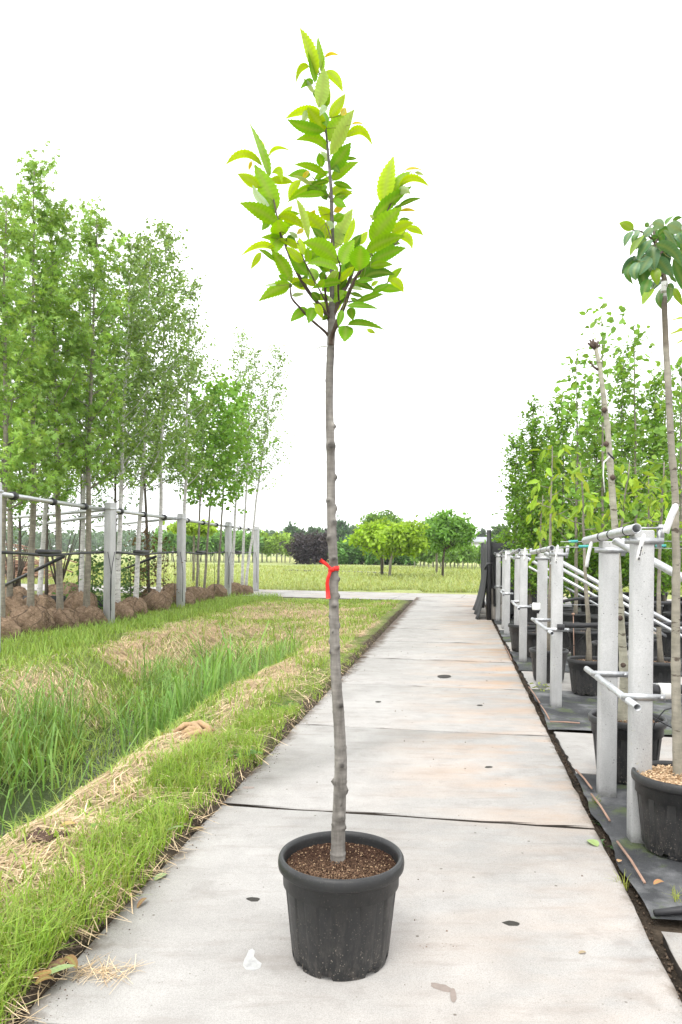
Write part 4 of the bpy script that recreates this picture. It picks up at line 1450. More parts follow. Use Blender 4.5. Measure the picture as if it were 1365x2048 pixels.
def soil_mesh(r0, z0, dark, chips=False, seed=0, n=46, k=12, ncr=500):
    r = np.random.default_rng(seed)
    vs = [(0, 0, z0 + .02)]
    cs = [dark]
    for i in range(1, k + 1):
        for j in range(n):
            a = 2 * math.pi * j / n
            rr = r0 * i / k
            x, y = rr * math.cos(a), rr * math.sin(a)
            z = z0 + .022 * (1 - (i / k) ** 2) + .018 * (float(fbm(x * 9 + seed, y * 9, 2, 3)) - .5)
            vs.append((x, y, z))
            cs.append(np.array(dark) * (.6 + .8 * r.random()))
    fs = [[0, 1 + j, 1 + (j + 1) % n] for j in range(n)]
    fs += [[1 + (i - 1) * n + j, 1 + i * n + j, 1 + i * n + (j + 1) % n, 1 + (i - 1) * n + (j + 1) % n] for i in range(1, k) for j in range(n)]
    m = MB().add(vs, fs, np.array(cs))
    a = r.random(ncr) * 6.28
    q = r0 * .97 * np.sqrt(r.random(ncr))
    x, y = q * np.cos(a), q * np.sin(a)
    zz = z0 + .022 * (1 - (q / r0) ** 2) + .006
    tone = r.random(ncr)[:, None]
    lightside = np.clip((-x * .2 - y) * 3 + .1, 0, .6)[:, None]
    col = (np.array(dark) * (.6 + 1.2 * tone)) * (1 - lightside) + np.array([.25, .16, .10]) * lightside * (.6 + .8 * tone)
    col = np.where((tone > .94), np.array([.36, .25, .15]), col)
    crumbs(m, x, y, zz, (.003 + .007 * r.random(ncr) ** 1.5) * (.42 if ncr > 2000 else 1), col)
    if chips:
        m2 = 1500
        a = r.random(m2) * 6.28
        q = r0 * np.sqrt(r.random(m2))
        C = np.stack([q * np.cos(a), q * np.sin(a), z0 + .022 * (1 - (q / r0) ** 2) + .006 + .008 * r.random(m2)], -1)
        D = r.normal(0, 1, (m2, 3)) * np.array([1, 1, .25])
        N = r.normal(0, .4, (m2, 3)) + np.array([0, 0, 1])
        ln = .010 + .016 * r.random(m2)
        leaves(m, C, D, N, ln, ln * .4, np.array([.56, .40, .25]) * (.65 + .6 * r.random((m2, 1))), 'diam')
    return m.mesh('soil', M['chips' if chips else 'soil'])


SOIL_A = soil_mesh(.2035, .318, (.050, .028, .019), False, 1, 60, 18, 7000)
SOIL_B = soil_mesh(.2035, .312, (.12, .08, .055), False, 2, 30, 8, 300)
SOIL_C = soil_mesh(.2035, .330, (.44, .31, .19), True, 3, 40, 10, 100)


def put_pot(loc, sc, label, soil=None, rz=0.0, group='black nursery pots'):
    t = thing('plant_pot', loc, label, 'pot', group, rz)
    t.scale = (sc, sc, sc)
    link('body', POT_BODY, t)
    link('rim', POT_RIM, t)
    stuff_part(link('soil', soil or SOIL_B, t))
    return t


DT = 2.655                                                    # distance of the main tree
pc = P(681, 1900, DT)
put_pot((pc.x, pc.y, .002), 1.0, 'black plastic nursery pot in front holding the chestnut tree', SOIL_A, R(8), None)

# ------------------------------------------------------------------ main tree: trunk, branches, leaves
chest = thing('chestnut_tree', (pc.x, pc.y, .31), 'young sweet chestnut tree with bright serrated leaves standing in the front pot', 'tree')
CO = Vector(chest.location)


def smooth_path(pts, n):
    """Catmull-Rom through (px, py, w, d)"""
    A = np.array(pts, float)
    A = np.vstack([2 * A[0] - A[1], A, 2 * A[-1] - A[-2]])
    out = []
    m = len(A) - 3
    for i in range(n):
        t = i / (n - 1) * m
        k = min(int(t), m - 1)
        f = t - k
        a, b, c, d = A[k:k + 4]
        out.append(.5 * (2 * b + (c - a) * f + (2 * a - 5 * b + 4 * c - d) * f * f + (3 * b - a - 3 * c + d) * f ** 3))
    return np.array(out)


trunk_px = [(676, 1728, 33), (676.5, 1700, 29), (677, 1665, 28), (678, 1640, 27), (680.5, 1580, 25.5), (682, 1530, 25), (680, 1470, 23), (677, 1420, 22.5), (673.5, 1370, 21.5), (671, 1320, 20.5), (669.5, 1260, 19.5), (668, 1200, 19), (668, 1150, 18.5), (666.5, 1110, 18.5), (664, 1060, 18.5), (662.5, 1000, 17.5), (662, 945, 17.5), (661.5, 890, 17), (660, 845, 16.5), (659, 800, 15.5), (660, 740, 15.5), (662, 690, 15.5), (663.5, 650, 16), (664, 625, 15), (664.5, 600, 10.5), (664, 560, 9), (665, 520, 8.5), (665.5, 470, 8), (664, 430, 7.5), (663, 390, 6.8), (660, 345, 6), (656, 300, 5), (652, 260, 4.2), (648, 225, 3.2), (643, 180, 2.6), (637, 135, 1.6)]
knots = [(893, 0.1, 1.5), (853, 1.2, .9), (955, 1.3, 1.0), (1003, -.5, 1.0), (1017, 1.4, .9), (1045, .55, 1.1), (1078, -.6, 1.1), (1118, .25, 1.1), (1158, 1.2, .8), (1182, -1.1, .8), (1192, 1.2, .8), (1212, .1, 1.0), (1232, -1.1, .7), (1246, -1.1, .6), (1251, 1.2, .7), (1265, -.3, .7), (1283, -1.4, .6), (1293, .6, .9), (1303, -.8, .8), (1409, .45, 1.1), (1527, .15, 1.1), (1562, -1.2, 1.1), (1580, 1.2, 1.0), (1606, .2, .5), (1631, .3, 1.15), (1647, -1.0, .6), (1652, 1.1, .8), (780, 0.3, .5), (760, -1, .5), (700, .6, .5)]
sp = smooth_path([(a, b, c, DT) for a, b, c in trunk_px], 420)
nseg = 22
vs, cs = [], []
for (px, py, w, d) in sp:
    c = P(px, py, d)
    r0 = w * d / F / 2
    ringk = .018 * math.sin(py * .55) * math.sin(py * .083) + (.075 if (py % 71) < 4 else 0)
    for j in range(nseg):
        a = 2 * math.pi * j / nseg                      # 0 faces the camera, + to the right
        aa = (a + math.pi) % (2 * math.pi) - math.pi
        rr = r0 * (1 + ringk + .035 * (float(vnoise(py * .06, j * .9, 1.0, 3)) - .5) * 2)
        colr = 1.0
        for ky, ka, ks in knots:
            dy = (py - ky) * d / F / (.0085 * ks)
            if abs(dy) < 3:
                da = ((aa - ka + math.pi) % (2 * math.pi) - math.pi) * r0 / (.0085 * ks)
                q = dy * dy + da * da
                if q < 9:
                    rr += .0135 * ks * math.exp(-q * .8) - .007 * ks * math.exp(-q * 5)
                    colr *= 1 - .78 * math.exp(-abs(q - .18) * 2.2) * (1 if q < 2 else .4)
        vs.append(list(c + Vector((math.sin(a) * rr, -math.cos(a) * rr, 0)) - CO))
        mossy = .9 + .2 * float(vnoise(py * .03, j * .5, 1, 8))
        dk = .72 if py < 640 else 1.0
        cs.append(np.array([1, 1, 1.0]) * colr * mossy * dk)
n = len(sp)
fs = [[i * nseg + j, i * nseg + (j + 1) % nseg, (i + 1) * nseg + (j + 1) % nseg, (i + 1) * nseg + j] for i in range(n - 1) for j in range(nseg)]
link('trunk', MB().add(vs, fs, np.array(cs)).mesh('trunk', M['bark'], True), chest)

branches = [
    [(661, 645, 9, 0), (655, 632, 8.5, -.01), (638, 608, 8, -.03), (621, 588, 7.6, -.05), (602, 558, 7, -.07), (587, 529, 6.6, -.08), (578, 507, 6.2, -.09), (570, 486, 5.8, -.09), (563, 474, 4.5, -.09), (558, 450, 4, -.08), (553, 425, 3.4, -.06), (548, 400, 3, -.04), (541, 370, 2.6, -.02), (536, 345, 2.2, 0), (528, 308, 1.5, .02)],
    [(657, 671, 6.5, 0), (648, 661, 5.5, -.02), (620, 637, 5, -.05), (600, 615, 4.5, -.08), (588, 602, 4.5, -.1), (582, 590, 3.5, -.1), (581, 568, 3, -.1)],
    [(662, 690, 10, -.01), (664, 674, 9.5, -.02), (678, 637, 9, -.06), (690, 609, 8.5, -.09), (698.6, 585, 8, -.11), (706, 568, 8, -.12), (713, 553, 7, -.13), (728, 534, 6, -.14), (741, 510, 5, -.13), (749, 488, 4.5, -.11), (758, 462, 4, -.09), (768, 438, 3.5, -.07), (780, 412, 3, -.05), (790, 388, 2.5, -.03), (799, 350, 1.5, -.02)],
    [(666, 635, 10, 0), (670, 622, 10, .0), (678, 604, 9, .02), (688, 581, 8.5, .04), (696, 568, 7.5, .05), (703, 552, 7, .06), (708, 536, 6, .07)],
    [(660, 640, 7, 0), (655, 612, 6, -.02), (651, 583, 5, -.05), (652, 550, 5, -.06)],
    [(678, 600, 4, -.02), (677, 570, 4, -.08), (681, 534, 3.2, -.15), (673, 509, 3, -.16), (667, 491, 2.8, -.17), (662, 475, 2.5, -.17), (657, 459, 2, -.17), (652, 446, 1.6, -.17)],
    [(655, 612, 3.5, -.03), (646, 592, 3.5, -.06), (632, 566, 3, -.1), (619, 541, 3, -.12), (608, 519, 2.8, -.13), (600, 500, 2.4, -.13), (595, 482, 2, -.13)],
    [(672, 654, 3.5, -.03), (682, 654.5, 3, -.06), (693, 653, 3, -.07)],
    [(690, 605, 3, -.1), (715, 600, 3, -.06), (745, 585, 2.5, -.02), (775, 565, 2, .0)],
    [(664, 405, 4, 0), (657, 390, 3, .05), (640, 372, 2.4, .1), (622, 350, 1.6, .12)],
    [(741, 512, 3, -.13), (765, 505, 2.6, -.1), (790, 490, 2.2, -.08), (805, 470, 1.6, -.07)],
]
stem_pts = [(P(q[0], q[1], q[3])) for q in sp[::4] if q[1] < 700]
for br in branches:
    s2 = smooth_path([(a, b, c, DT + dd) for a, b, c, dd in br], len(br) * 4)
    pts = [P(q[0], q[1], q[3]) - CO for q in s2]
    rad = [q[2] * q[3] / F / 2 * (1 + .06 * math.sin(i * 1.9)) for i, q in enumerate(s2)]
    link('branch', MB().tube(pts, rad, 10).mesh('branch', M['twig'], True), chest)
    stem_pts += [P(q[0], q[1], q[3]) for q in s2]

LEAF_TONE = dict(g=(.145, .345, .010), y=(.36, .53, .006), m=(.21, .41, .007), s=(.36, .48, .30), o=(.56, .44, .03), d=(.09, .225, .016), l=(.34, .49, .10))  # leaf tones; y has backlight and s has gloss put into the colour


def leaf_mesh(b, m, t, W, nrm, col, stem=None, teeth=11, cut=.11, fold=.10, corr=.05, prof=(.72, 1.02), pet=.0011):
    b, m, t = Vector(b), Vector(m), Vector(t)
    c = m * 2 - (b + t) * .5
    n = teeth * 2
    norm = max((i / 50) ** prof[0] * (1 - i / 50) ** prof[1] for i in range(1, 50))
    vs, cs = [], []
    AC = (-1, -.5, 0, .5, 1)
    col = np.array(col)
    tone = 1 + .25 * (rnd.random() - .5)
    for i in range(n + 1):
        s = min(max(i / n, .004), .997)
        p = b * (1 - s) ** 2 + c * 2 * s * (1 - s) + t * s * s
        tg = ((c - b) * (1 - s) + (t - c) * s).normalized()
        sd_ = tg.cross(nrm).normalized()
        n2 = sd_.cross(tg)
        w = W / 2 * s ** prof[0] * (1 - s) ** prof[1] / norm
        odd = i % 2
        for a in AC:
            e = abs(a)
            ww = w * a * (1 + (cut if odd else -cut * .4) * (e == 1))
            fwd = (W * .05 if odd else 0) * (e == 1)
            zz = fold * w * e ** 1.3 + corr * W * (.5 if odd else -.5) * (1 if e == .5 else .6 if e == 1 else 0) * min(1, 6 * s * (1 - s))
            vs.append(list(p + sd_ * ww + tg * (fwd - W * .14 * e * (1 - s)*0) + n2 * zz))
            k = tone * (1.07 if odd else .90)
            q = col * k
            if e == 0:
                q = col * .55 + np.array([.30, .36, .10]) * .45
            elif e == 1:
                q = col * 1.12
            cs.append(q)
    fs = [[i * 5 + j, i * 5 + j + 1, (i + 1) * 5 + j + 1, (i + 1) * 5 + j] for i in range(n) for j in range(4)]
    mb = MB().add(vs, fs, np.array(cs))
    if stem is not None:
        md = (Vector(stem) + b) * .5 + Vector((0, 0, -.003))
        mb.tube([stem, md, b, b.lerp(m, .3)], [pet, pet, pet * .9, pet * .4], 4, False, (.24, .27, .07))
    return mb.mesh('leaf', M['leaf'], True)


L = [  # base x,y, tip x,y, width, tone, (mid x,y)
    (636, 149, 602, 61, 22, 'y'), (643.5, 146, 637, 77, 14, 'm'), (649, 116, 679, 113, 6, 'o', 664, 108), (619, 134, 594, 165, 11, 'y', 602, 138), (630, 166, 619, 102, 14, 'g'),
    (651, 143, 684, 182, 17, 'y', 671, 155), (638, 216, 648, 140, 27, 'l', 646, 172), (648, 222, 652, 162, 22, 'm'), (659.6, 210, 661, 181, 6, 'o'), (629, 187, 607, 157.6, 9, 's'),
    (626, 169, 602, 178, 12, 'g', 617, 164), (659.6, 237, 690, 190, 20, 'y'), (642, 223, 575, 237, 15, 'y', 606, 223), (650, 262, 579, 240, 21, 'g', 610, 256), (617, 218, 604, 247, 12, 's'),
    (650, 264, 617, 217, 27, 'y'), (656, 216, 641, 231, 12, 's', 647, 218), (654, 252, 646, 221, 16, 'g'), (659.6, 284, 699, 228, 27, 'm', 672, 251), (683, 231, 692, 217, 12, 'o'),
    (661, 310, 706.5, 223.5, 25, 'l', 686, 263), (704, 249, 727, 249, 4, 'o', 715, 246), (694, 275, 743, 291, 15, 'y', 722, 261), (654, 301, 595, 282, 17, 'm', 630, 278), (662.6, 340, 700, 288, 27, 'g', 683, 313),
    (692, 318, 714, 318, 7, 'd'), (665.5, 362, 715, 326, 20, 'm', 685, 341), (645, 335, 639, 307, 16, 'g'), (657, 323, 643.5, 303, 12, 's'), (655, 353, 593, 331, 14, 'm', 625, 335),
    (606, 356, 618, 342, 8, 'o'), (624.5, 370, 588, 352, 8, 's'), (602.5, 361, 579, 398, 15, 'y', 587, 376), (657, 363, 616, 384, 11, 'd', 632, 369), (624, 373, 578, 403, 14, 'm', 602, 385),
    (650, 390, 591, 395, 12, 'g', 622, 390), (655, 372, 645, 380, 8, 'g'), (657, 392, 645, 397, 7, 'd'), (667, 367, 704, 379, 11, 'g', 686, 370), (668, 400, 692, 414, 14, 'g'),
    (668, 396, 680, 397, 4, 'g'), (538, 356, 501, 251, 15, 'm', 523, 300), (525, 332, 456, 330, 14, 'y', 490, 308), (504, 322, 498, 341, 7, 'o'), (538, 312, 582, 304, 7, 'y', 556, 297),
    (544, 346, 563, 365, 15, 'y', 559, 342), (520, 375, 478, 349, 20, 'y', 499, 360), (552.6, 423, 511.5, 334, 36, 'm', 534, 377), (540, 411, 508, 372, 14, 's', 519, 397), (528, 298, 524, 282, 7, 'o'),
    (557, 449, 484, 408, 27, 'm', 523, 424), (556, 433, 610, 459, 18, 'y', 585, 438), (564, 474, 556, 442, 35, 'm'), (558, 469, 553, 504, 27, 'm'), (552, 503, 486, 512, 12, 'y', 522, 492),
    (523, 505, 503, 537, 12, 'y'), (550, 523, 518, 500, 9, 'g', 536, 509), (583, 564, 544.5, 502, 24, 'm', 565, 530), (582, 571, 521, 601, 25, 'm', 556, 577), (575, 560, 558, 551, 11, 'g'),
    (586, 573, 555, 566, 11, 'd'), (553, 570, 530, 572, 5, 's'), (572, 482, 593, 490, 14, 'd', 583, 478), (596, 476, 578, 464, 8, 's'), (618, 480, 594, 402, 14, 'l', 606, 434),
    (663, 478, 602, 424, 26, 'y', 633, 446), (622, 430, 631, 421, 7, 'o'), (608, 459, 594.5, 468, 9, 'o'), (653, 448, 631, 462, 7, 's', 641, 450), (668, 455, 650, 446, 13, 's'),
    (649, 481, 625, 456, 14, 'd'), (674, 520, 610, 487, 31, 'm', 643, 494), (608, 510, 599, 477, 15, 'y'), (618, 525, 616, 495, 14, 'm'), (619, 549, 582, 507, 22, 'g', 598, 530),
    (606, 525, 575, 495, 17, 'y'), (677, 541, 617, 530, 16, 'm', 645, 525), (632, 563, 622, 537, 21, 'm'), (641, 560, 650, 542, 12, 'd'), (632, 571, 605, 559, 11, 'y'),
    (683, 565, 626, 577, 14, 'g', 655, 567), (640, 575, 648, 560, 13, 'm'), (663, 440, 637.6, 414, 20, 'y'), (668, 424, 687.5, 414, 11, 'o'), (668, 442, 688, 430, 16, 'g'),
    (671, 498, 704, 422, 28, 'l', 686, 455), (688, 490, 706.5, 438, 13, 'y', 702, 462), (684.5, 530, 708, 482, 28, 'm', 692, 505), (720, 541, 722, 493, 38, 'g'), (718, 490, 735, 464, 14, 'y'),
    (689, 556, 697, 525, 25, 'g'), (695, 566, 665, 546, 20, 'm'), (768, 411, 786.5, 318, 31, 'y', 774, 362), (787, 392, 822, 345, 16, 'm', 798, 362), (798, 375, 856, 374, 13, 'y', 826, 357),
    (809, 342, 847, 341.5, 5, 'o', 828, 338), (830, 345, 848, 350, 6, 's'), (744, 440, 820, 376.5, 23, 'g', 780, 406), (793, 386, 820, 388, 14, 's', 808, 380), (796, 415, 840, 398, 9, 'd', 818, 403),
    (801, 423, 831, 423, 6, 'o', 816, 420), (744, 487, 801, 418, 38, 'm', 767, 451), (798, 441, 820, 439, 8, 'd'), (784, 468, 826, 447, 20, 'y', 803, 453), (813, 458, 845, 470, 13, 'y', 831, 459),
    (793, 472, 823, 497, 16, 'y', 815, 475), (733, 507, 806, 475, 24, 'm', 766, 484), (741, 527, 809, 497.6, 24, 'g', 774, 508), (747, 437, 740, 430, 6, 's'), (728, 556, 786.5, 550, 19, 'd', 757, 545),
    (741, 534, 784, 530, 14, 'm', 762, 529), (778, 562, 805.6, 584, 16, 'y', 796, 566), (745, 585, 778, 569, 13, 'g'), (743, 572, 757, 563, 8, 'y'), (710, 565, 748, 581, 13, 'd', 728, 570),
    (700, 575, 728, 581, 7, 's'), (715, 562, 748, 560, 10, 'g'), (715, 604.5, 766, 589, 12, 'g', 740, 594), (701.5, 587, 726, 594, 8, 'd'), (701.5, 596, 721, 609, 8, 'd'),
    (693, 612, 754, 617.7, 11, 'g', 724, 611), (700, 615, 706, 640, 17, 'g'), (685, 620, 678, 652, 13, 'g'), (694, 651, 690, 682, 28, 'g'), (696, 650, 766, 659.5, 12, 'g', 727, 647),
    (734, 659, 751, 667, 8, 'y'), (690, 582, 668, 604, 15, 'm'), (655, 598, 667, 602, 8, 's'), (616, 618.5, 583, 642.6, 18, 'g', 598, 627), (628, 615, 618, 645, 20, 'g'),
    (633, 608, 645, 636, 14, 'y'), (585, 592, 609, 588, 8, 's'), (655, 632, 645, 641, 9, 'd'),
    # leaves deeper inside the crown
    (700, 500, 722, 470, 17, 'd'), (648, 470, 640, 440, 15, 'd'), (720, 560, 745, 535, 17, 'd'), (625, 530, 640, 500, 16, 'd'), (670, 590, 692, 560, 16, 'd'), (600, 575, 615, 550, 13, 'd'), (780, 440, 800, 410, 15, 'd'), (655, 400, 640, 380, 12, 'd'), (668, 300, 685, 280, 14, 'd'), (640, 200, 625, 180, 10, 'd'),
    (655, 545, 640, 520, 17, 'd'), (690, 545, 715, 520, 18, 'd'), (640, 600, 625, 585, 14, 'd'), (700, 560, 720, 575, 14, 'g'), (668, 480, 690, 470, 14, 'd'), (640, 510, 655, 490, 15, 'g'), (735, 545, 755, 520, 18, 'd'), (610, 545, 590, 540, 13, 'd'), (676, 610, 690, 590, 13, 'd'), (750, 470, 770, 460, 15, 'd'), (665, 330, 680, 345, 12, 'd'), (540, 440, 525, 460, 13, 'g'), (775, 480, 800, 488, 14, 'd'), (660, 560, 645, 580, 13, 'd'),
]
SP = np.array([list(q) for q in stem_pts])
NTR = len(L)
for k in range(86):                                   # smaller foliage filling the crown along its stems
    q = stem_pts[rnd.randrange(len(stem_pts))]
    c = q.y / F
    X, Z = q.x / c, (q.z - H) / c
    bx, by = CX + X * CR + Z * SR, HY - (-X * SR + Z * CR)
    if by > 640 or by < 150 or (by > 580 and rnd.random() < .6):
        continue
    ln = rnd.uniform(26, 46) * (.75 if by < 330 else 1)
    a = rnd.choice([-1, 1]) * rnd.uniform(.5, 1.7)
    L.append((bx, by, bx + ln * math.sin(a), by - ln * math.cos(a), ln * rnd.uniform(.26, .40), rnd.choice('gmmgyml'), bx + ln * .5 * math.sin(a) + 2, by - ln * .5 * math.cos(a) - 3))
view = Vector((0, 1, 0))
for i, q in enumerate(L):
    bx, by, tx, ty, w, pg = q[:6]
    mx, my = (q[6], q[7]) if len(q) > 6 else ((bx + tx) / 2 + rnd.uniform(-1, 1), (by + ty) / 2 - 1.0)
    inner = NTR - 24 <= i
    # depth of the nearest stem in view
    b0 = P(bx, by, DT)
    dd = (SP[:, 0] - b0.x) ** 2 + (SP[:, 2] - b0.z) ** 2
    j = int(np.argmin(dd))
    st = Vector(SP[j])
    gap = math.sqrt(dd[j])
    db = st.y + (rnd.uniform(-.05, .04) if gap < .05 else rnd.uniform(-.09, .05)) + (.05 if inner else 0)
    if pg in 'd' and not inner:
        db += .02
    L2 = math.hypot(tx - bx, ty - by)
    full = max(w, .34 * L2)
    L3 = min(max(L2, w / .40), L2 * 1.9)
    dep = math.sqrt(max(0, L3 * L3 - L2 * L2)) * DT / F
    sgn = -1 if rnd.random() < .7 else 1
    tx, ty = bx + (tx - bx) * 1.06, by + (ty - by) * 1.06
    b, t = P(bx, by, db), P(tx, ty, db + sgn * dep + rnd.uniform(-.015, .015))
    m = P(mx, my, db + sgn * dep * .5 - .006)
    e = (t - b).normalized()
    face = (Vector((0, 0, H)) - b).normalized()
    face = (face - e * face.dot(e)).normalized()
    ang = math.acos(min(1, w / full))
    s_ = e.cross(face)
    cand = [face * math.cos(ang) + s_ * math.sin(ang), face * math.cos(ang) - s_ * math.sin(ang)]
    nrm = max(cand, key=lambda k: abs(k.z)) if rnd.random() < .8 else min(cand, key=lambda k: abs(k.z))
    if nrm.z < 0:
        nrm = -nrm
    W = full * db / F * (1.08 if w > 9 else 1.05)
    me = leaf_mesh(b - CO, m - CO, t - CO, W, nrm, LEAF_TONE[pg], st - CO, 9 if L2 < 40 else 12, .12, rnd.uniform(.05, .24), .042)
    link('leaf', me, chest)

# red ribbon tied round the trunk
rib = thing('ribbon', P(668, 1138, DT - .02), 'red plastic ribbon tied round the chestnut trunk', 'ribbon')
RO = Vector(rib.location)
m = MB()
for dz, r_ in ((0, .0190),):
    pts = []
    tw = []
    n = 28
    vs = []
    for k in range(n + 1):
        a = 2 * math.pi * k / n
        c = P(668, 1138, DT) - RO
        for z in (-.0085, .0085):
            for rr in (r_, r_ + .0012):
                vs.append((c.x + math.sin(a) * rr, c.y - math.cos(a) * rr, c.z + z + .004 * math.sin(a) + .0015 * math.sin(a * 5)))
    fs = []
    for k in range(n):
        q, p_ = 4 * k, 4 * k + 4
        fs += [[q + 1, q + 3, p_ + 3, p_ + 1], [q, p_, p_ + 2, q + 2], [q + 2, p_ + 2, p_ + 3, q + 3], [q, q + 1, p_ + 1, p_]]
    m.add(vs, fs)
link('loop', m.mesh('loop', M['red'], True), rib)


def ribbon(pts, ws, tws, th=.0012):
    m = MB()
    vs = []
    n = len(pts)
    for i, p in enumerate(pts):
        t = (pts[min(i + 1, n - 1)] - pts[max(i - 1, 0)]).normalized()
        s = t.cross(Vector((math.sin(tws[i]), -math.cos(tws[i]), 0))).normalized()
        nn = s.cross(t)
        for sg in (-1, -.33, .33, 1):
            vs.append(list(p + s * sg * ws[i] / 2 + nn * (.002 * (1 - sg * sg))))
        for sg in (1, .33, -.33, -1):
            vs.append(list(p + s * sg * ws[i] / 2 + nn * (.002 * (1 - sg * sg) - th)))
    fs = [[i * 8 + j, i * 8 + (j + 1) % 8, (i + 1) * 8 + (j + 1) % 8, (i + 1) * 8 + j] for i in range(n - 1) for j in range(8)]
    fs += [list(range(8)), [(n - 1) * 8 + j for j in range(8)][::-1]]
    return m.add(vs, fs)


dk_ = DT - .024
pa = [P(x, y, dk_ - z) - RO for x, y, z in ((663, 1138, 0), (659, 1134, .004), (654, 1129, .008), (647, 1124, .012), (641, 1120, .016))]
link('tail', ribbon(pa, [.010, .011, .013, .014, .015], [.9, .8, .7, .6, .5]).mesh('tail', M['red'], True), rib)
pb = [P(x, y, dk_ - z) - RO for x, y, z in ((663, 1140, 0), (660, 1147, .006), (656.5, 1157, .008), (655, 1168, .006), (656, 1180, .004), (657, 1197, .004))]
link('tail', ribbon(pb, [.009, .012, .013, .014, .015, .016], [.3, .4, .5, .5, .35, .2]).mesh('tail', M['red'], True), rib)
link('knot', MB().lathe([(.001, -.009), (.007, -.006), (.009, 0), (.006, .006), (.001, .008)], 10, tuple(P(663, 1138.5, dk_) - RO)).mesh('knot', M['red'], True), rib)
# white strap label on the trunk
pts = [P(x, y, DT - .012) for x, y in ((656, 692), (648, 692.5), (640, 694), (631, 700), (624, 712), (620, 728), (618, 748), (617.5, 770))]
tag(link('plant_label', ribbon(pts, [.006, .009, .006, .0045, .004, .0035, .003, .002], [.9] * 8, .0008).mesh('plant_label', M['white'], True)), 'thin white strap label curling from the chestnut trunk below the branches', 'label')

# ------------------------------------------------------------------ right: cherry, pruned tree and other potted trees
DC = 3.66
cp = P(1362, 1600, DC)
put_pot((cp.x, cp.y, .0), 1.02, 'large black pot with pale wood chips at the right edge', SOIL_C, .3)
cher = thing('cherry_tree', (cp.x, cp.y, .31), 'grafted cherry tree at the right edge with large drooping dark leaves', 'tree')
XO = Vector(cher.location)
ctr = [(1357, 1580, 21), (1356, 1500, 19.5), (1353, 1400, 18), (1352, 1336, 17), (1352, 1217, 16), (1353, 1128, 15), (1351, 1054, 14), (1351, 993, 13.5), (1343, 890, 13), (1337, 771, 12.5), (1332, 682, 11.5), (1329, 600, 11), (1329, 592, 13), (1329.5, 566, 13), (1329, 558, 10), (1325, 542, 9), (1317, 509, 8), (1311, 484, 7), (1308, 462, 4)]
s3 = smooth_path([(a, b, c, DC) for a, b, c in ctr], 130)
mb = MB()
pts = [P(q[0], q[1], q[3]) - XO for q in s3]
rad = [q[2] * q[3] / F / 2 * (1 + .05 * math.sin(i * 2.1) * (i % 7 == 0)) * (1 + (.14 if i % 11 == 0 else 0)) for i, q in enumerate(s3)]
cc = np.repeat(np.array([[.75, .72, .7] if q[1] > 700 else [.95, .95, .95] if 562 < q[1] < 596 else [.5, .45, .42] for q in s3]), 12, 0)
mb.tube(pts, rad, 12, True, cc)
link('trunk', mb.mesh('trunk', M['bark_pale'], True), cher)
link('graft_band', MB().tube([P(1329, 594, DC) - XO, P(1329.3, 580, DC) - XO, P(1329.5, 564, DC) - XO], [.0165, .0175, .016], 12).mesh('graft_band', M['white'], True), cher)
cst = [P(q[0], q[1], q[3]) for q in s3 if q[1] < 570]
for br in ([(1325, 542, 5, 0), (1313, 530, 4, -.04), (1306, 520, 3, -.08), (1312, 505, 2.5, -.1)], [(1311, 486, 5, 0), (1295, 470, 4, -.05), (1280, 462, 3, -.08), (1265, 460, 2.5, -.1)], [(1311, 486, 5, 0), (1325, 465, 4, .0), (1345, 452, 3, -.05), (1370, 450, 2.5, -.05)], [(1317, 509, 5, 0), (1335, 500, 4, .05), (1360, 510, 3, .05), (1385, 530, 2.5, .05)], [(1327, 550, 4, 0), (1305, 558, 3, -.05), (1297, 560, 2.5, -.08)], [(1311, 486, 4, 0), (1300, 455, 3, .08), (1320, 440, 2, .1)]):
    s2 = smooth_path([(a, b, c, DC + dd) for a, b, c, dd in br], 14)
    link('branch', MB().tube([P(q[0], q[1], q[3]) - XO for q in s2], [q[2] * q[3] / F / 2 for q in s2], 7).mesh('branch', M['twig'], True), cher)
    cst += [P(q[0], q[1], q[3]) for q in s2]
CP = dict(g=(.075, .21, .03), y=(.22, .36, .015), s=(.105, .225, .105), d=(.03, .095, .032), w=(.20, .315, .20))  # cherry leaf tones; s and w have the silvery gloss put into the colour
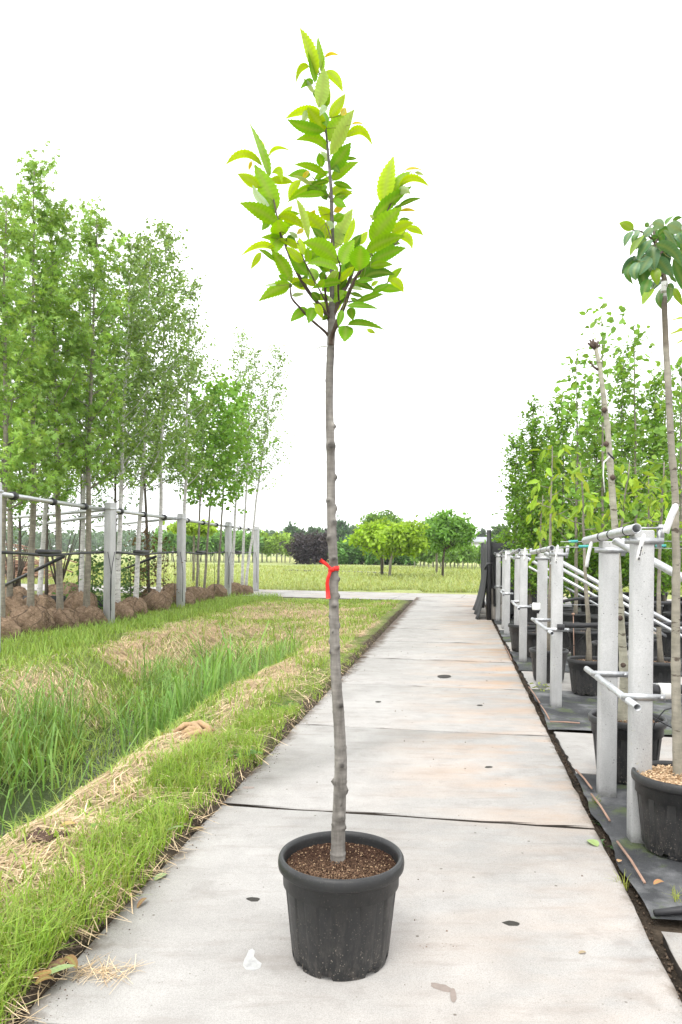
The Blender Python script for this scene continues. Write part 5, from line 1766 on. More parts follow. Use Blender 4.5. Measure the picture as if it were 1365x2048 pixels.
CL = [(380, 390, 90, 265, 170, 'y'), (340, 430, 195, 740, 130, 's'), (500, 430, 400, 540, 110, 'w'), (560, 520, 310, 930, 130, 'y'), (650, 600, 430, 800, 120, 's'), (720, 600, 470, 1020, 170, 's'), (820, 810, 465, 1400, 90, 'g', 620, 1000),
      (460, 1050, 370, 1500, 130, 'g', 270, 1230), (480, 1060, 440, 1420, 180, 's', 390, 1240), (820, 1110, 530, 1560, 210, 'g', 620, 1300), (820, 1170, 870, 1520, 190, 'y'), (690, 1400, 570, 1800, 200, 'g'), (760, 1590, 560, 1920, 150, 'y'),
      (960, 1400, 740, 1650, 130, 'd'), (940, 1560, 940, 2000, 140, 'g', 880, 1780), (1090, 1490, 1060, 1890, 130, 'g', 1140, 1680), (850, 980, 1185, 1360, 230, 's'), (830, 690, 1360, 1150, 200, 's', 1150, 830), (980, 430, 1280, 840, 90, 'w', 1130, 600),
      (880, 520, 1190, 560, 150, 'g', 1030, 410), (740, 640, 890, 570, 110, 'g', 800, 560), (880, 450, 740, 470, 120, 'g', 800, 390), (1000, 330, 760, 260, 180, 'w'), (700, 330, 600, 300, 90, 'g'), (770, 360, 560, 560, 150, 'w', 650, 470),
      (1020, 300, 1200, 110, 70, 'g'), (1350, 420, 1060, 300, 230, 'w'), (1180, 220, 1365, 160, 80, 'g'), (1260, 480, 1365, 680, 130, 's'), (1180, 1000, 1420, 1700, 230, 'g', 1330, 1350), (1100, 1340, 1250, 1480, 70, 'g'), (1180, 1600, 1365, 1940, 130, 'y'),
      (1150, 560, 1330, 790, 110, 'd'), (1300, 800, 1420, 1020, 160, 'd'), (820, 900, 700, 1200, 160, 'd'), (950, 700, 1050, 980, 160, 'd'), (780, 700, 640, 980, 150, 'd'), (900, 1000, 820, 1250, 150, 'd'), (1000, 1050, 1150, 1300, 150, 'd'), (470, 470, 350, 700, 110, 'g'),
      (1450, 500, 1700, 700, 200, 'g'), (1450, 700, 1650, 1100, 200, 's'), (1500, 900, 1600, 1400, 200, 'g'), (1400, 300, 1600, 250, 180, 'w'), (1500, 400, 1850, 560, 190, 'y'), (1550, 1000, 1800, 1300, 190, 'd'), (1450, 1200, 1560, 1650, 190, 'g'), (1400, 1000, 1500, 1300, 190, 'd'), (450, 960, 380, 1040, 120, 'd')]
CSP = np.array([list(q) for q in cst])
for k in range(30):
    x, y = rnd.uniform(420, 1900), rnd.uniform(330, 1150)
    if x > 1365 and (x - 1050) ** 2 / 700 ** 2 + (y - 750) ** 2 / 480 ** 2 > 1:
        continue
    ln = rnd.uniform(330, 480)
    a = rnd.uniform(-.7, .7) + (x - 950) / 900
    CL.append((x, y, x + ln * math.sin(a), y + ln * math.cos(a), ln * .5, rnd.choice('ggdsd')))
for q in CL:
    k = 10.11
    bx, by, tx, ty = 1230 + q[0] / k, 420 + q[1] / k, 1230 + q[2] / k, 420 + q[3] / k
    w, pg = q[4] / k, q[5]
    mx, my = (1230 + q[6] / k, 420 + q[7] / k) if len(q) > 6 else ((bx + tx) / 2 - 1, (by + ty) / 2 - 2)
    b0 = P(bx, by, DC)
    dd = (CSP[:, 0] - b0.x) ** 2 + (CSP[:, 2] - b0.z) ** 2
    st = Vector(CSP[int(np.argmin(dd))])
    db = st.y + (rnd.uniform(-.16, -.04) if pg in 'ysw' else rnd.uniform(-.08, .04) if pg == 'g' else rnd.uniform(.04, .14))
    L2 = math.hypot(tx - bx, ty - by)
    full = max(w, .50 * L2)
    L3 = min(max(L2, w / .55), L2 * 1.8)
    dep = math.sqrt(max(0, L3 * L3 - L2 * L2)) * DC / F
    b, t, m = P(bx, by, db), P(tx, ty, db - dep), P(mx, my, db - dep * .5 - .01)
    e = (t - b).normalized()
    face = (Vector((0, 0, H)) - b).normalized()
    face = (face - e * face.dot(e)).normalized()
    ang = math.acos(min(1, w / full))
    s_ = e.cross(face)
    nrm = max([face * math.cos(ang) + s_ * math.sin(ang), face * math.cos(ang) - s_ * math.sin(ang)], key=lambda z: abs(z.z))
    nrm = -nrm if nrm.z < 0 else nrm
    me = leaf_mesh(b - XO, m - XO, t - XO, full * db / F * 1.06, nrm, CP[pg], st - XO, 11, .035, .14, .03, (.5, .9), .0014)
    me.materials.clear()
    me.materials.append(M['cherry'])
    link('leaf', me, cher)

# pruned tree behind the nearest posts
DPn = 4.85
pp = P(1254, 1500, DPn)
put_pot((pp.x, pp.y, 0), 1.08, 'large black pot half hidden behind the nearest pair of posts', SOIL_B, 1.0)
pru = thing('pruned_tree', (pp.x, pp.y, .30), 'pale pruned trunk with a cut stubby top rising behind the nearest posts', 'tree')
s4 = smooth_path([(a, b, c, DPn) for a, b, c in [(1248, 1470, 23), (1246, 1420, 19), (1249, 1350, 17), (1243, 1260, 15), (1238, 1180, 14), (1233, 1090, 13), (1226, 1000, 13), (1221, 930, 12), (1215, 850, 10.5), (1206, 780, 9.5), (1199, 730, 8.5), (1192, 697, 8)]], 70)
mb = MB()
mb.tube([P(q[0], q[1], q[3]) - Vector(pru.location) for q in s4], [q[2] * q[3] / F / 2 * (1.22 if i in (14, 22, 31, 44, 50) else 1) for i, q in enumerate(s4)], 12, True, (.95, .95, .9))
link('trunk', mb.mesh('trunk', M['bark_pale'], True), pru)
mb = MB()
for (x, y) in ((1180, 680), (1186, 678), (1191, 684), (1197, 682), (1200, 690), (1176, 686)):
    mb.tube([P(1191, 697, DPn) - Vector(pru.location), P(x, y, DPn + rnd.uniform(-.03, .03)) - Vector(pru.location)], [.014, .006], 6)
link('stub', mb.mesh('stub', M['twig'], True), pru)
link('side_shoot', MB().tube([P(1197, 740, DPn) - Vector(pru.location), P(1187, 733, DPn) - Vector(pru.location), P(1181, 724, DPn) - Vector(pru.location)], [.009, .007, .004], 6).mesh('side_shoot', M['twig'], True), pru)
for (x, y) in ((1241, 1236), (1247, 1330), (1209, 820), (1226, 955), (1213, 888)):
    q = P(x, y, DPn - .02) - Vector(pru.location)
    link('knot', MB().lathe([(.001, -.02), (.014, -.012), (.019, 0), (.014, .012), (.001, .02)], 10, tuple(q)).mesh('knot', M['twig'], True), pru)
pts = [P(x, y, DPn - .03) for x, y in ((1221, 912), (1208, 925), (1207, 950), (1210, 985))]
tag(link('tree_tie', MB().tube(pts, [.006, .005, .004, .003], 6).mesh('tree_tie', M['white'], True)), 'white tie strap hanging on the pruned trunk', 'tie')
tag(link('tree_tie', MB().tube([P(1216, 905, DPn - .05), P(1222, 912, DPn - .06), P(1229, 918, DPn - .04)], .006, 6).mesh('tree_tie', M['black'], True)), 'black tie on the pruned trunk above the white strap', 'tie')

# another tree out of frame on the right whose yellow leaves reach in
g = P(1440, HY, 4.4)
put_pot((g.x, g.y, 0), 1.0, 'black pot just beyond the right edge behind the cherry', SOIL_B, 2.0)
yt = thing('oak_tree', (g.x, g.y, .3), 'young tree beyond the right edge with yellow green lobed leaves reaching in', 'tree')
YO = Vector(yt.location)
link('trunk', MB().tube([P(1440, 1480, 4.4) - YO, P(1437, 1000, 4.4) - YO, P(1430, 600, 4.4) - YO], [.03, .024, .008], 10).mesh('trunk', M['bark_grey'], True), yt)
for (bx, by, tx, ty, w) in ((1425, 655, 1338, 670, 14), (1420, 640, 1336, 643, 9), (1428, 620, 1370, 600, 14), (1430, 620, 1480, 590, 16), (1432, 660, 1500, 690, 16), (1428, 600, 1440, 540, 15), (1430, 690, 1390, 730, 14), (1425, 665, 1350, 690, 10)):
    b, t = P(bx, by, 4.4), P(tx, ty, 4.3)
    me = leaf_mesh(b - YO, (b + t) / 2 + Vector((0, 0, .02)) - YO, t - YO, w * 4.4 / F, Vector((0, -.7, .7)), (.30, .38, .012), P(1433, by, 4.4) - YO, 5, .3, .1, .04)
    link('leaf', me, yt)

# small drooping trees in pots
small = [
    # trunk base px, d, crown centre px,py, crown r, seed, label of tree, label of pot
    (1180, 7.75, 1163, 985, .36, 'slim young tree with drooping lime leaves seen left of the nearest posts', 'black pot left of the far nearest post with a thin stem'),
    (1100, 8.5, 1098, 955, .34, 'slim young tree with yellow green leaves above the second post pair', 'black pot half hidden behind the second post pair'),
    (1325, 7.7, 1335, 985, .36, 'slim young tree with hanging lime leaves between the nearest post and the cherry trunk', 'black pot between the nearest post and the cherry trunk'),
    (1222, 9.2, 1252, 985, .36, 'slim young tree with drooping leaves right of the pruned trunk', 'black pot with green cover seen between the second and nearest posts'),
    (1078, 10.4, 1088, 1052, .30, 'low young tree with bright yellow leaves above the third post pair', 'black pot just right of the third post pair'),
    (1290, 9.8, 1300, 1010, .34, 'slim young tree behind the nearest right post', 'black pot partly covered by the nearest right post'),
]
for i, (px, d, cx_, cy_, cr, l1, l2) in enumerate(small):
    b = P(px, HY, d)
    put_pot((b.x, b.y, -.0), .98, l2, SOIL_B, i * 1.3)
    tpz = P(cx_, cy_ - 62, d)
    hgt = tpz.z - .3
    ms = tree_meshes(hgt, (tpz.x - b.x, 0), .026, .66 if i != 4 else .5, cr * .46, 10, 52, .145, 'oval', (.24, .40, .045), 'bark_grey', 400 + i, up=.35, droop=1.3, yel=.5, yc=(.42, .45, .02), aspect=.36, sig=.05)
    put_tree('young_tree', (b.x, b.y, .3), l1, 'tree', 'young potted trees in the right beds', ms)
# pots standing without a visible stem
for i, (px, d, lab, sc) in enumerate([(1052, 11.0, 'black pot behind the third post pair, near its foot', 1.1), (1140, 11.2, 'black pot seen right of the second posts below the level hose', 1.1), (1172, 10.4, 'black pot in the third row with a bamboo peg beside it', 1.05), (1350, 10.6, 'black pot behind the cherry trunk in the third row', 1.05), (1262, 11.4, 'black pot between the nearest posts in the third row', 1.0)]):
    b = P(px, HY, d)
    put_pot((b.x, b.y, 0), sc, lab, SOIL_B, i)
p = P(1147, 1228, 9.0)
tag(link('plant_peg', MB().tube([(p.x + .02, p.y, .01), (p.x, p.y, p.z)], .005, 6).lathe([(.001, -.015), (.018, -.01), (.02, 0), (.018, .01), (.001, .015)], 10, tuple(p)).mesh('plant_peg', M['rust'], True)), 'small peg with a round orange head among the right pots', 'peg')

# tall leafy trees at the back on the right
HOR = dict(tpl='oval', lcol=(.15, .31, .04), bark='bark_grey', lsize=.078, aspect=.6, up=1.1, yel=.4, yc=(.30, .38, .03))
LIN = dict(tpl='oval', lcol=(.20, .38, .07), bark='bark_grey', lsize=.112, aspect=.85, up=.9, yel=.35, yc=(.34, .42, .03))
back = [
    (1030, 16.8, 1036, 880, HOR, .48, 3600, 'hornbeam_tree', 'leftmost columnar tree of the right beds, next to the dark screen'),
    (1062, 15.2, 1062, 812, HOR, .52, 4200, 'hornbeam_tree', 'pointed columnar tree above the third post pair'),
    (1090, 17.0, 1092, 850, HOR, .55, 4200, 'hornbeam_tree', 'dense columnar tree behind the yellow leaved young tree'),
    (1122, 14.2, 1128, 800, HOR, .52, 4200, 'hornbeam_tree', 'dense columnar tree above the second posts'),
    (1152, 13.0, 1152, 712, LIN, .50, 1500, 'linden_tree', 'open crowned tree with big light leaves left of the pruned trunk'),
    (1183, 17.0, 1190, 800, HOR, .60, 4600, 'hornbeam_tree', 'dense dark columnar tree just left of the pruned trunk'),
    (1208, 12.4, 1205, 616, LIN, .50, 1500, 'linden_tree', 'sparse tree whose tip shows above the pruned stub'),
    (1238, 16.0, 1246, 700, HOR, .60, 4400, 'hornbeam_tree', 'dense columnar tree between pruned trunk and tall sparse tree'),
    (1274, 12.6, 1262, 640, LIN, .55, 1700, 'linden_tree', 'tall sparse tree with twin stems above the nearest posts'),
    (1302, 15.4, 1312, 760, HOR, .60, 4600, 'hornbeam_tree', 'dense columnar tree above the nearest right post'),
    (1330, 16.4, 1328, 740, HOR, .60, 4600, 'hornbeam_tree', 'dense dark columnar tree left of the cherry trunk'),
    (1358, 13.2, 1362, 715, LIN, .50, 1500, 'linden_tree', 'light leaved tree behind the cherry trunk at the right edge'),
    (1110, 20.0, 1112, 880, HOR, .75, 4200, 'hornbeam_tree', 'back row columnar tree showing left of the big light leaves'),
    (1160, 20.4, 1164, 850, HOR, .75, 4200, 'hornbeam_tree', 'back row columnar tree behind the lime leaved young tree'),
    (1212, 20.0, 1216, 840, HOR, .75, 4200, 'hornbeam_tree', 'back row columnar tree behind the pruned trunk'),
    (1265, 20.0, 1270, 830, HOR, .75, 4200, 'hornbeam_tree', 'back row columnar tree behind the tall sparse tree'),
    (1318, 20.6, 1318, 840, HOR, .75, 4200, 'hornbeam_tree', 'back row columnar tree right of the nearest posts'),
    (1378, 18.0, 1380, 800, HOR, .75, 4200, 'hornbeam_tree', 'back row columnar tree at the right picture edge'),
    (1066, 19.5, 1068, 900, HOR, .65, 3600, 'hornbeam_tree', 'back row columnar tree near the dark screen'),
]
for i, (px, d, tx, ty, K, rad, nl, nm, lab) in enumerate(back):
    b = P(px, HY, d)
    tp = P(tx, ty, d)
    t0 = .07 if K is HOR else .25
    ms = tree_meshes(tp.z - .25, (tp.x - b.x, rnd.uniform(-.1, .1)), .032, t0, rad * (.60 if K is HOR else .58), 76 if K is HOR else 26, int(nl * (1.35 if K is HOR else .34)), seed=500 + i, sig=.06 if K is HOR else .09,
                     prof=lambda s: .08 + .95 * np.clip(1 - s, 0, 1) ** .8, tpow=1.25 if K is HOR else 1.0, **K)
    put_tree(nm, (b.x, b.y, .25), lab, 'tree', 'potted trees at the back of the right beds', ms)
    put_pot((b.x, b.y, 0), 1.15, 'black pot under the ' + lab.replace('leftmost columnar', 'first columnar'), SOIL_B, i, 'pots of the back trees on the right')

# ------------------------------------------------------------------ field trees and far background
def roof_tree(px, d, wpx, ytop, ybot, lcol, seed, nl=2600, lsize=.22, tpl='oval', trunk=None, flat=.5, bark='bark_grey', dens=1.0, rnd_=False, tl=None):
    """a standard tree: bare stem and a broad trimmed crown"""
    r = np.random.default_rng(seed)
    b = P(px, HY, d)
    tp, bt = P(px, ytop, d).z, P(px, ybot, d).z
    rad = wpx / 2 * d / F
    tb, cb = MB(), MB()
    th = trunk or max(.05, rad * .05)
    lean = 0 if tl is None else (P(tl, HY, d).x - b.x)
    tb.tube([(0, 0, -.1), (lean * .08, .02, (bt + .1) * .6), (lean * .3, 0, bt + .15), (lean, 0, (tp + bt) / 2 + .2)], [th * 1.15, th, th * .8, th * .2], 8)
    for k in range(14):
        a = k * 2.4
        q = rad * (.6 + .3 * r.random())
        tb.tube([(lean * .3, 0, bt + .1), (lean + math.cos(a) * q * .5, math.sin(a) * q * .5, bt + .25 * (tp - bt)), (lean + math.cos(a) * q, math.sin(a) * q, bt + (.3 + .5 * r.random()) * (tp - bt))], [th * .5, th * .3, th * .1], 5, False)
    nc = 46
    cen = r.normal(0, 1, (nc, 3))
    cen /= np.linalg.norm(cen, axis=1, keepdims=True)
    cen *= (.45 + .5 * r.random((nc, 1)))
    bi = r.integers(0, nc, nl)
    C = cen[bi] + r.normal(0, .15, (nl, 3))
    hz = (tp - bt) / 2
    C = C * np.array([rad, rad, hz]) + np.array([lean, 0, (tp + bt) / 2])
    D = r.normal(0, 1, (nl, 3)) + C * .2
    D[:, 2] -= .7
    N = r.normal(0, .6, (nl, 3)) + np.array([0, 0, 1])
    ln = lsize * (.6 + .8 * r.random(nl))
    k = ((.75 + .5 * r.random(nc))[bi] * (.7 + .6 * r.random(nl)))[:, None]
    leaves(cb, C, D, N, ln, ln * .6, np.array(lcol) * k, tpl)
    return b, (tb.mesh('trunk', M[bark], True), cb.mesh('crown', M['crown']))


def add_roof(name, lab, grp, *a, **k):
    b, ms = roof_tree(*a, **k)
    return put_tree(name, (b.x, b.y, float(gz(b.x, b.y))), lab, 'tree', grp, ms)


gt = 'standard trees in the meadow'
add_roof('umbrella_tree', 'lime green umbrella crowned tree in the meadow, left of its pair', gt, 765, 42, 112, 1048, 1114, (.33, .50, .05), 1, 3600, .24, tl=757, bark='bark_dark')
add_roof('umbrella_tree', 'lime green umbrella crowned tree in the meadow, right of its pair', gt, 780, 40, 112, 1046, 1108, (.33, .50, .05), 2, 3600, .24, tl=804)
add_roof('standard_tree', 'round dark green crown rising behind the lime umbrella trees', gt, 766, 58, 95, 1022, 1085, (.17, .30, .07), 3, 3200, .28)
add_roof('standard_tree', 'square trimmed green tree in the meadow, front right one', gt, 886, 41, 92, 1030, 1104, (.17, .34, .06), 4, 4200, .20, 'oval', None, .5, 'bark_dark', tl=898)
add_roof('standard_tree', 'square trimmed green tree in the meadow with the paler trunk', gt, 874, 48, 88, 1034, 1102, (.16, .32, .06), 5, 3600, .22, tl=874)
add_roof('umbrella_tree', 'low lime crowned tree seen through the left rails', gt, 388, 32, 96, 1044, 1066, (.34, .50, .06), 6, 1500, .2)
# dark purple beeches and the green hedge row
for i, (px, d, wp, yt_, lab) in enumerate([(608, 84, 42, 1074, 'dark purple leaved shrub at the far meadow edge, left one'), (642, 82, 44, 1070, 'dark purple leaved shrub at the far meadow edge, beside the trunk')]):
    b = P(px, HY, d)
    ms = tree_meshes(P(px, yt_, d).z, (.2, 0), .07, .04, 1.75, 60, 3000, .30, 'oval', (.060, .048, .058), 'bark_dark', 20 + i, up=.22, droop=.1, var=.5, yel=.0, sig=.16, prof=lambda q: .75 + .25 * np.sin(q * 3.1) - .45 * q ** 3)
    put_tree('purple_shrub', (b.x, b.y, 0), lab, 'shrub', 'purple shrubs at the meadow edge', ms)
HB = ['far left', 'second', 'third', 'fourth', 'fifth', 'sixth']
protoc = roof_tree(700, 80, 48, 1076, 1133, (.13, .28, .06), 30, 2400, .40)
for i, px in enumerate((682, 703, 724, 748, 772, 798, 820)):
    b = P(px, HY, 80 + (i % 3) * 1.5)
    put_tree('hedge_shrub', (b.x, b.y, 0), 'green hedge shrub in the row behind the umbrella trees', 'shrub', 'hedge shrubs behind the umbrella trees', protoc[1], i * 1.1, .85 + .22 * ((i * 7) % 5) / 5)
# rows of young trees at the field's far side
protoy = [roof_tree(560, 90, 24, 1068, 1106, (.29, .44, .08), 40 + k, 420, .42, trunk=.05, bark='bark_pale') for k in range(3)]
protog = [roof_tree(560, 90, 26, 1064, 1108, (.17, .33, .08), 45 + k, 460, .42, trunk=.05, bark='bark_pale') for k in range(3)]
for row in range(2):
    for i in range(30):
        px = 318 + i * 9.4 + rnd.uniform(-2, 2)
        if 585 < px < 665:
            continue
        b = P(px, HY, 92 + row * 9 + rnd.uniform(-2, 2))
        ms = (protoy if (px > 520) else protog)[i % 3][1]
        put_tree('young_tree', (b.x, b.y, 0), 'young green tree in the nursery rows at the left far side of the meadow', 'tree', 'nursery rows left of the trunk', ms, i * .9, .85 + .3 * rnd.random())
protor = [roof_tree(560, 70, 20, 1088, 1118, (.22, .38, .09), 55 + k, 260, .30, trunk=.04, bark='bark_pale') for k in range(3)]
for row in range(3):
    for i in range(17):
        px = 832 + i * 8.6 + rnd.uniform(-2, 2)
        b = P(px, HY, 66 + row * 8 + rnd.uniform(-2, 2))
        put_tree('young_tree', (b.x, b.y, 0), 'young slender tree in the nursery rows at the right far side of the meadow', 'tree', 'nursery rows right of the umbrella trees', protor[i % 3][1], i * 1.3, .85 + .3 * rnd.random())
# distant big trees
far = [(580, 170, 36, 1050, 'round distant tree above the yellowish nursery rows', (.075, .15, .06)), (600, 190, 30, 1058, 'distant tree beside the round one left of the trunk', (.08, .15, .07)), (632, 185, 46, 1056, 'distant tree behind the purple shrubs', (.085, .15, .07)), (655, 200, 40, 1062, 'distant tree left of the trunk behind the purple shrubs', (.08, .15, .07)),
       (684, 165, 36, 1046, 'tall distant tree right of the trunk', (.08, .16, .075)), (712, 190, 34, 1054, 'distant tree left of the lime umbrella crowns', (.09, .16, .075)), (700, 210, 40, 1066, 'low distant tree between trunk and umbrella crowns', (.09, .16, .075)), (835, 190, 40, 1060, 'distant tree between umbrella and square trees', (.085, .15, .07)), (928, 150, 34, 1058, 'distant dark tree right of the square trees', (.07, .14, .055)), (966, 240, 22, 1062, 'small distant tree behind the pale house', (.085, .14, .085)), (548, 210, 40, 1068, 'distant tree above the last left post', (.085, .15, .07)), (1003, 130, 40, 1058, 'distant tree right of the dark screen', (.10, .17, .06))]
for i, (px, d, wp, yt_, lab, cc) in enumerate(far):
    b, ms = roof_tree(px, d, wp, yt_, 1100, cc, 70 + i, 1900, .9, 'diam')
    put_tree('distant_tree', (b.x, b.y, 0), lab, 'tree', 'big trees on the horizon', ms)
# low wood along the horizon
r = np.random.default_rng(5)
cb = MB()
n = 26000
ang = -.62 + 1.3 * r.random(n)
dist = 320 + 60 * r.random(n)
hgt = 5.5 + 5 * fbm(ang * 60, ang * 0, .5, 13) + 2 * vnoise(ang * 220, ang * 0, 1, 14)
zz = hgt * r.random(n) ** .8
C = np.stack([np.sin(ang) * dist, np.cos(ang) * dist, zz], -1)
D = r.normal(0, 1, (n, 3))
N = r.normal(0, 1, (n, 3))
ln = 1.2 + 1.2 * r.random(n)
leaves(cb, C, D, N, ln, ln * .7, np.array([.10, .17, .08]) * (.6 + .8 * r.random((n, 1))), 'diam')
tag(link('distant_wood', cb.mesh('distant_wood', M['crown'])), 'low blue green wood along the horizon', 'wood', kind='stuff')
# pale house at the right of the meadow
hp = P(958, HY, 150)
hs = thing('house', (hp.x, hp.y, 0), 'pale low house with a grey roof behind the dark screen', 'house')
link('wall', MB().box((0, 0, 1.7), (7, 6, 3.4)).mesh('wall', M['house']), hs)
link('roof', MB().box((0, 0, 3.62), (7.6, 6.6, .4)).add([(-3.2, -2.6, 3.82), (3.2, -2.6, 3.82), (3.2, 2.6, 3.82), (-3.2, 2.6, 3.82), (-2, 0, 4.7), (2, 0, 4.7)], [[0, 1, 5, 4], [2, 3, 4, 5], [1, 2, 5], [3, 0, 4]]).mesh('roof', M['roof']), hs)
for x in (-2.2, 0, 2.2):
    f = link('window', MB().box((x, -3.02, 2.0), (1.2, .08, 1.3)).mesh('window', M['white']), hs)
    link('pane', MB().box((x, -3.065, 2.0), (1.0, .02, 1.1)).mesh('pane', M['pane']), f)
# overhead cables
pl = thing('power_line', (0, 0, 0), 'faint grey overhead cables crossing the white sky', 'cable')
for (y0, y1) in ((712, 545), (762, 612), (785, 634), (885, 706), (905, 740)):
    a, b = P(560, y0, 170), P(1460, y1, 120)
    pts = [a.lerp(b, q / 8) - Vector((0, 0, 6 * (q / 8) * (1 - q / 8))) for q in range(9)]
    link('cable', MB().tube(pts, .018, 5).mesh('cable', M['wire'], True), pl)

# ------------------------------------------------------------------ small things on the ground
def flat_leaf(px, py, ln, wd, ang, col, lab, z=None, curl=.25, name='fallen_leaf'):
    g = G(px, py)
    uu_, vv_ = to_uv(g.x, g.y)
    zz = .004 if -.7 < vv_ < 1.335 else float(gz(g.x, g.y)) + .03
    zz = zz if z is None else z
    d_ = Vector((math.cos(ang), math.sin(ang), 0))
    b, t = g - d_ * ln / 2, g + d_ * ln / 2
    b.z = t.z = zz
    m_ = (b + t) / 2 + Vector((0, 0, ln * curl * .5))
    t.z += ln * curl * .3
    me = leaf_mesh(b - g, m_ - g, t - g, wd, Vector((0, 0, 1)), col, None, 8, .05, .15, .03, (.6, .7))
    me.materials.clear()
    me.materials.append(M['litter'])
    return tag(link(name, me, None, g), lab, 'leaf', 'leaves lying on the ground')


flat_leaf(1186, 1689, .075, .052, 1.9, (.30, .40, .16), 'pale green leaf lying on the slab near the right joint')
flat_leaf(322, 1757, .072, .036, 1.0, (.30, .40, .20), 'pale green leaf at the grass edge on the left')
flat_leaf(350, 1689, .09, .026, .5, (.22, .30, .12), 'narrow green leaf on the grass edge above the pale one')
flat_leaf(116, 1977, .11, .034, .6, (.28, .38, .17), 'long pale green leaf in the bottom left corner', .05)
flat_leaf(84, 1985, .11, .03, .35, (.34, .20, .08), 'orange brown curled leaf in the bottom left corner', .04, .4)
flat_leaf(395, 1661, .07, .03, .3, (.38, .26, .14), 'dry tan leaf beside the green grass strip')
flat_leaf(135, 1693, .07, .05, .3, (.52, .33, .14), 'pale orange leaf on the straw at left', None)
flat_leaf(285, 1811, .07, .02, 1.2, (.25, .14, .08), 'dark brown shrivelled leaf on the slab edge', None, .5)
flat_leaf(1165, 1908, .03, .018, .2, (.36, .27, .20), 'small tan flake on the slab at lower right')
flat_leaf(1239, 1722, .028, .024, .9, (.48, .29, .17), 'small round tan leaf in the right joint', .0)
flat_leaf(1165, 1386, .16, .07, .1, (.36, .44, .16), 'pale green leaf on the second ground fabric', .02, .1)
flat_leaf(1318, 1782, .05, .03, .2, (.40, .20, .10), 'rust brown leaf caught in the rolled hem', .03, .5)
flat_leaf(748, 1263, .08, .03, 1, (.2, .12, .07), 'brown bark scrap on the slab edge at the far left')
# dry brown clump of leaves in the corner
for i, (px, py) in enumerate(((105, 1968), (122, 1962), (140, 1955), (92, 1995))):
    flat_leaf(px, py, .07, .035, i * 1.3, (.17 + .03 * i, .10 + .02 * i, .06), ('crumpled brown leaf, first of the clump at bottom left', 'crumpled brown leaf in the middle of the bottom left clump', 'crumpled brown leaf nearest the straw wisp at bottom left', 'crumpled brown leaf lowest in the bottom left clump')[i], .04, .7)
# molehill-like soil hole
g = G(92, 1710)
vs = []
mb = MB()
for k in range(60):
    crumbs(mb, np.array([g.x + rnd.gauss(0, .035)]), np.array([g.y + rnd.gauss(0, .03)]), np.array([float(gz(g.x, g.y)) + .02]), np.array([rnd.uniform(.008, .022)]), np.array([[.10, .065, .05]]))
tag(link('soil_clod', mb.mesh('soil_clod', M['soil'])), 'small dark soil clod in the straw at the left edge', 'soil', kind='stuff')
# jute rag on the verge
g = G(393, 1487)
g.z = float(gz(g.x, g.y))
rag = thing('jute_rag', g, 'crumpled tan jute rag lying on the straw beside the ditch', 'rag')
mb = MB()
for k in range(11):
    a = rnd.uniform(-.6, .6) + (.3 if k % 2 else -.3)
    c = Vector((rnd.gauss(0, .05), rnd.gauss(0, .05), .03 + .05 * rnd.random()))
    e = Vector((math.cos(a), math.sin(a), rnd.uniform(-.2, .3))) * rnd.uniform(.06, .13)
    n_ = Vector((-e.y, e.x, 0)).normalized() * .02
    pts = [c - e, c - e * .4 + n_ + Vector((0, 0, .025)), c + e * .3 - n_ * .6 + Vector((0, 0, .03)), c + e]
    mb.tube(pts, [.012, .022, .024, .010], 8)
arch = [Vector((-.09, .05, .02)), Vector((-.06, .06, .09)), Vector((.02, .05, .115)), Vector((.08, .02, .09)), Vector((.12, -.02, .03))]
mb.tube(arch, [.018, .024, .026, .024, .016], 8)
link('fold', mb.mesh('fold', M['cloth'], True), rag)


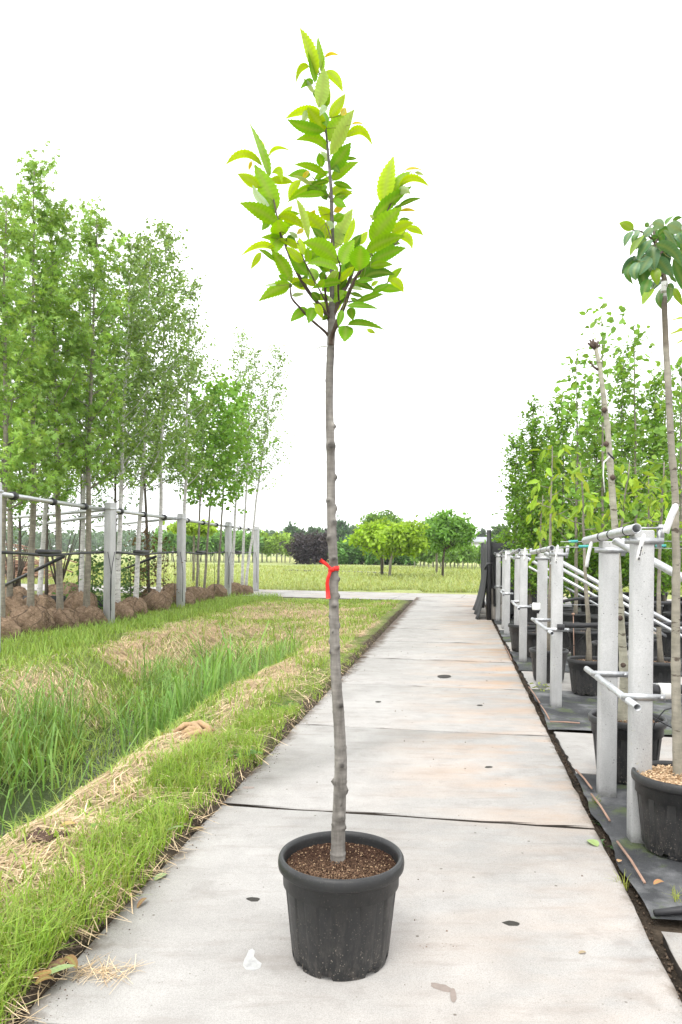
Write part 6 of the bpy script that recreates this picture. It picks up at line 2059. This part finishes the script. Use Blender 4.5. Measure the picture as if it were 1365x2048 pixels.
# weeds beside the path
def weed(px, py, hh, rad, n, col, lsz, lab, asp=.7, name='weed', z=None):
    g = G(px, py)
    g.z = (float(gz(g.x, g.y)) if z is None else z) - .005
    t = thing(name, g, lab, 'weed', 'weeds at the path edges')
    r = np.random.default_rng(int(px * 7 + py))
    cb, tb = MB(), MB()
    for k in range(n):
        a = k * 2.4 + r.random()
        q = rad * (.3 + .7 * r.random())
        zz = hh * (.3 + .7 * r.random())
        p = Vector((math.cos(a) * q, math.sin(a) * q, zz))
        tb.tube([(0, 0, 0), p * .5 + Vector((0, 0, zz * .2)), p], [.0018, .0014, .0008], 4, True, (.12, .2, .06))
        ln = np.array([lsz * (.7 + .6 * r.random())])
        leaves(cb, np.array([list(p)]), np.array([[math.cos(a), math.sin(a), -.2]]), np.array([[-.3 * math.cos(a), -.3 * math.sin(a), 1]]) + r.normal(0, .3, (1, 3)), ln, ln * asp, np.array([col]) * (.75 + .5 * r.random()), 'oval')
    link('stem', tb.mesh('stem', M['grass']), t)
    stuff_part(link('foliage', cb.mesh('foliage', M['crown']), t))
    return t


weed(1285, 1672, .16, .05, 16, (.10, .20, .06), .028, 'leafy green weed at the foot of the nearest post', .8)
weed(1188, 1628, .03, .03, 4, (.14, .26, .10), .05, 'flat green weed leaf in the joint by the far nearest post', .8)
weed(1212, 1672, .03, .04, 7, (.13, .25, .10), .05, 'flat broad weed below the middle fixing bar', .8)
weed(1084, 1378, .14, .08, 16, (.28, .34, .07), .06, 'yellow green weed at the foot of the second posts', .4)
weed(480, 1530, .06, .14, 60, (.13, .26, .05), .035, 'leafy clover like weed at the left path edge', .8)
weed(565, 1425, .06, .12, 40, (.12, .24, .06), .03, 'low leafy weed at the left path edge farther along', .8)
weed(185, 1690, .05, .04, 8, (.16, .30, .10), .03, 'tiny green seedling in the straw at left', .8)
for (px, py, lab) in ((1245, 1765, 'yellow green grass tuft in the right joint by the rolled hem'), (1356, 1795, 'yellow green grass tuft behind the rolled hem'), (1192, 1600, 'small grass tuft in the right joint between the fixing bars')):
    g = G(px, py)
    mb = MB()
    k = 22
    blades(mb, rng.normal(0, .012, k), rng.normal(0, .012, k), .04 + .05 * rng.random(k), np.full(k, .003), .4 + .8 * rng.random(k), gcol(k, (.26, .30, .05), .3, .4), np.zeros(k))
    tag(link('grass_tuft', mb.mesh('grass_tuft', M['grass']), None, (g.x, g.y, -.03)), lab, 'grass tuft', 'grass tufts in the right joint')

# ------------------------------------------------------------------ thin summer haze over the whole place
hz = NT("haze_air")
hv = hz.n('ShaderNodeVolumePrincipled')
hv.inputs['Color'].default_value = (.93, .96, 1.0, 1)
hv.inputs['Density'].default_value = .0004
hv.inputs['Anisotropy'].default_value = .2
hz.l(hv.outputs[0], hz.out.inputs['Volume'])
hb = MB().box((0, 262, 33), (980, 620, 70))
tag(link('haze', hb.mesh('haze', hz.m)), kind='stuff')
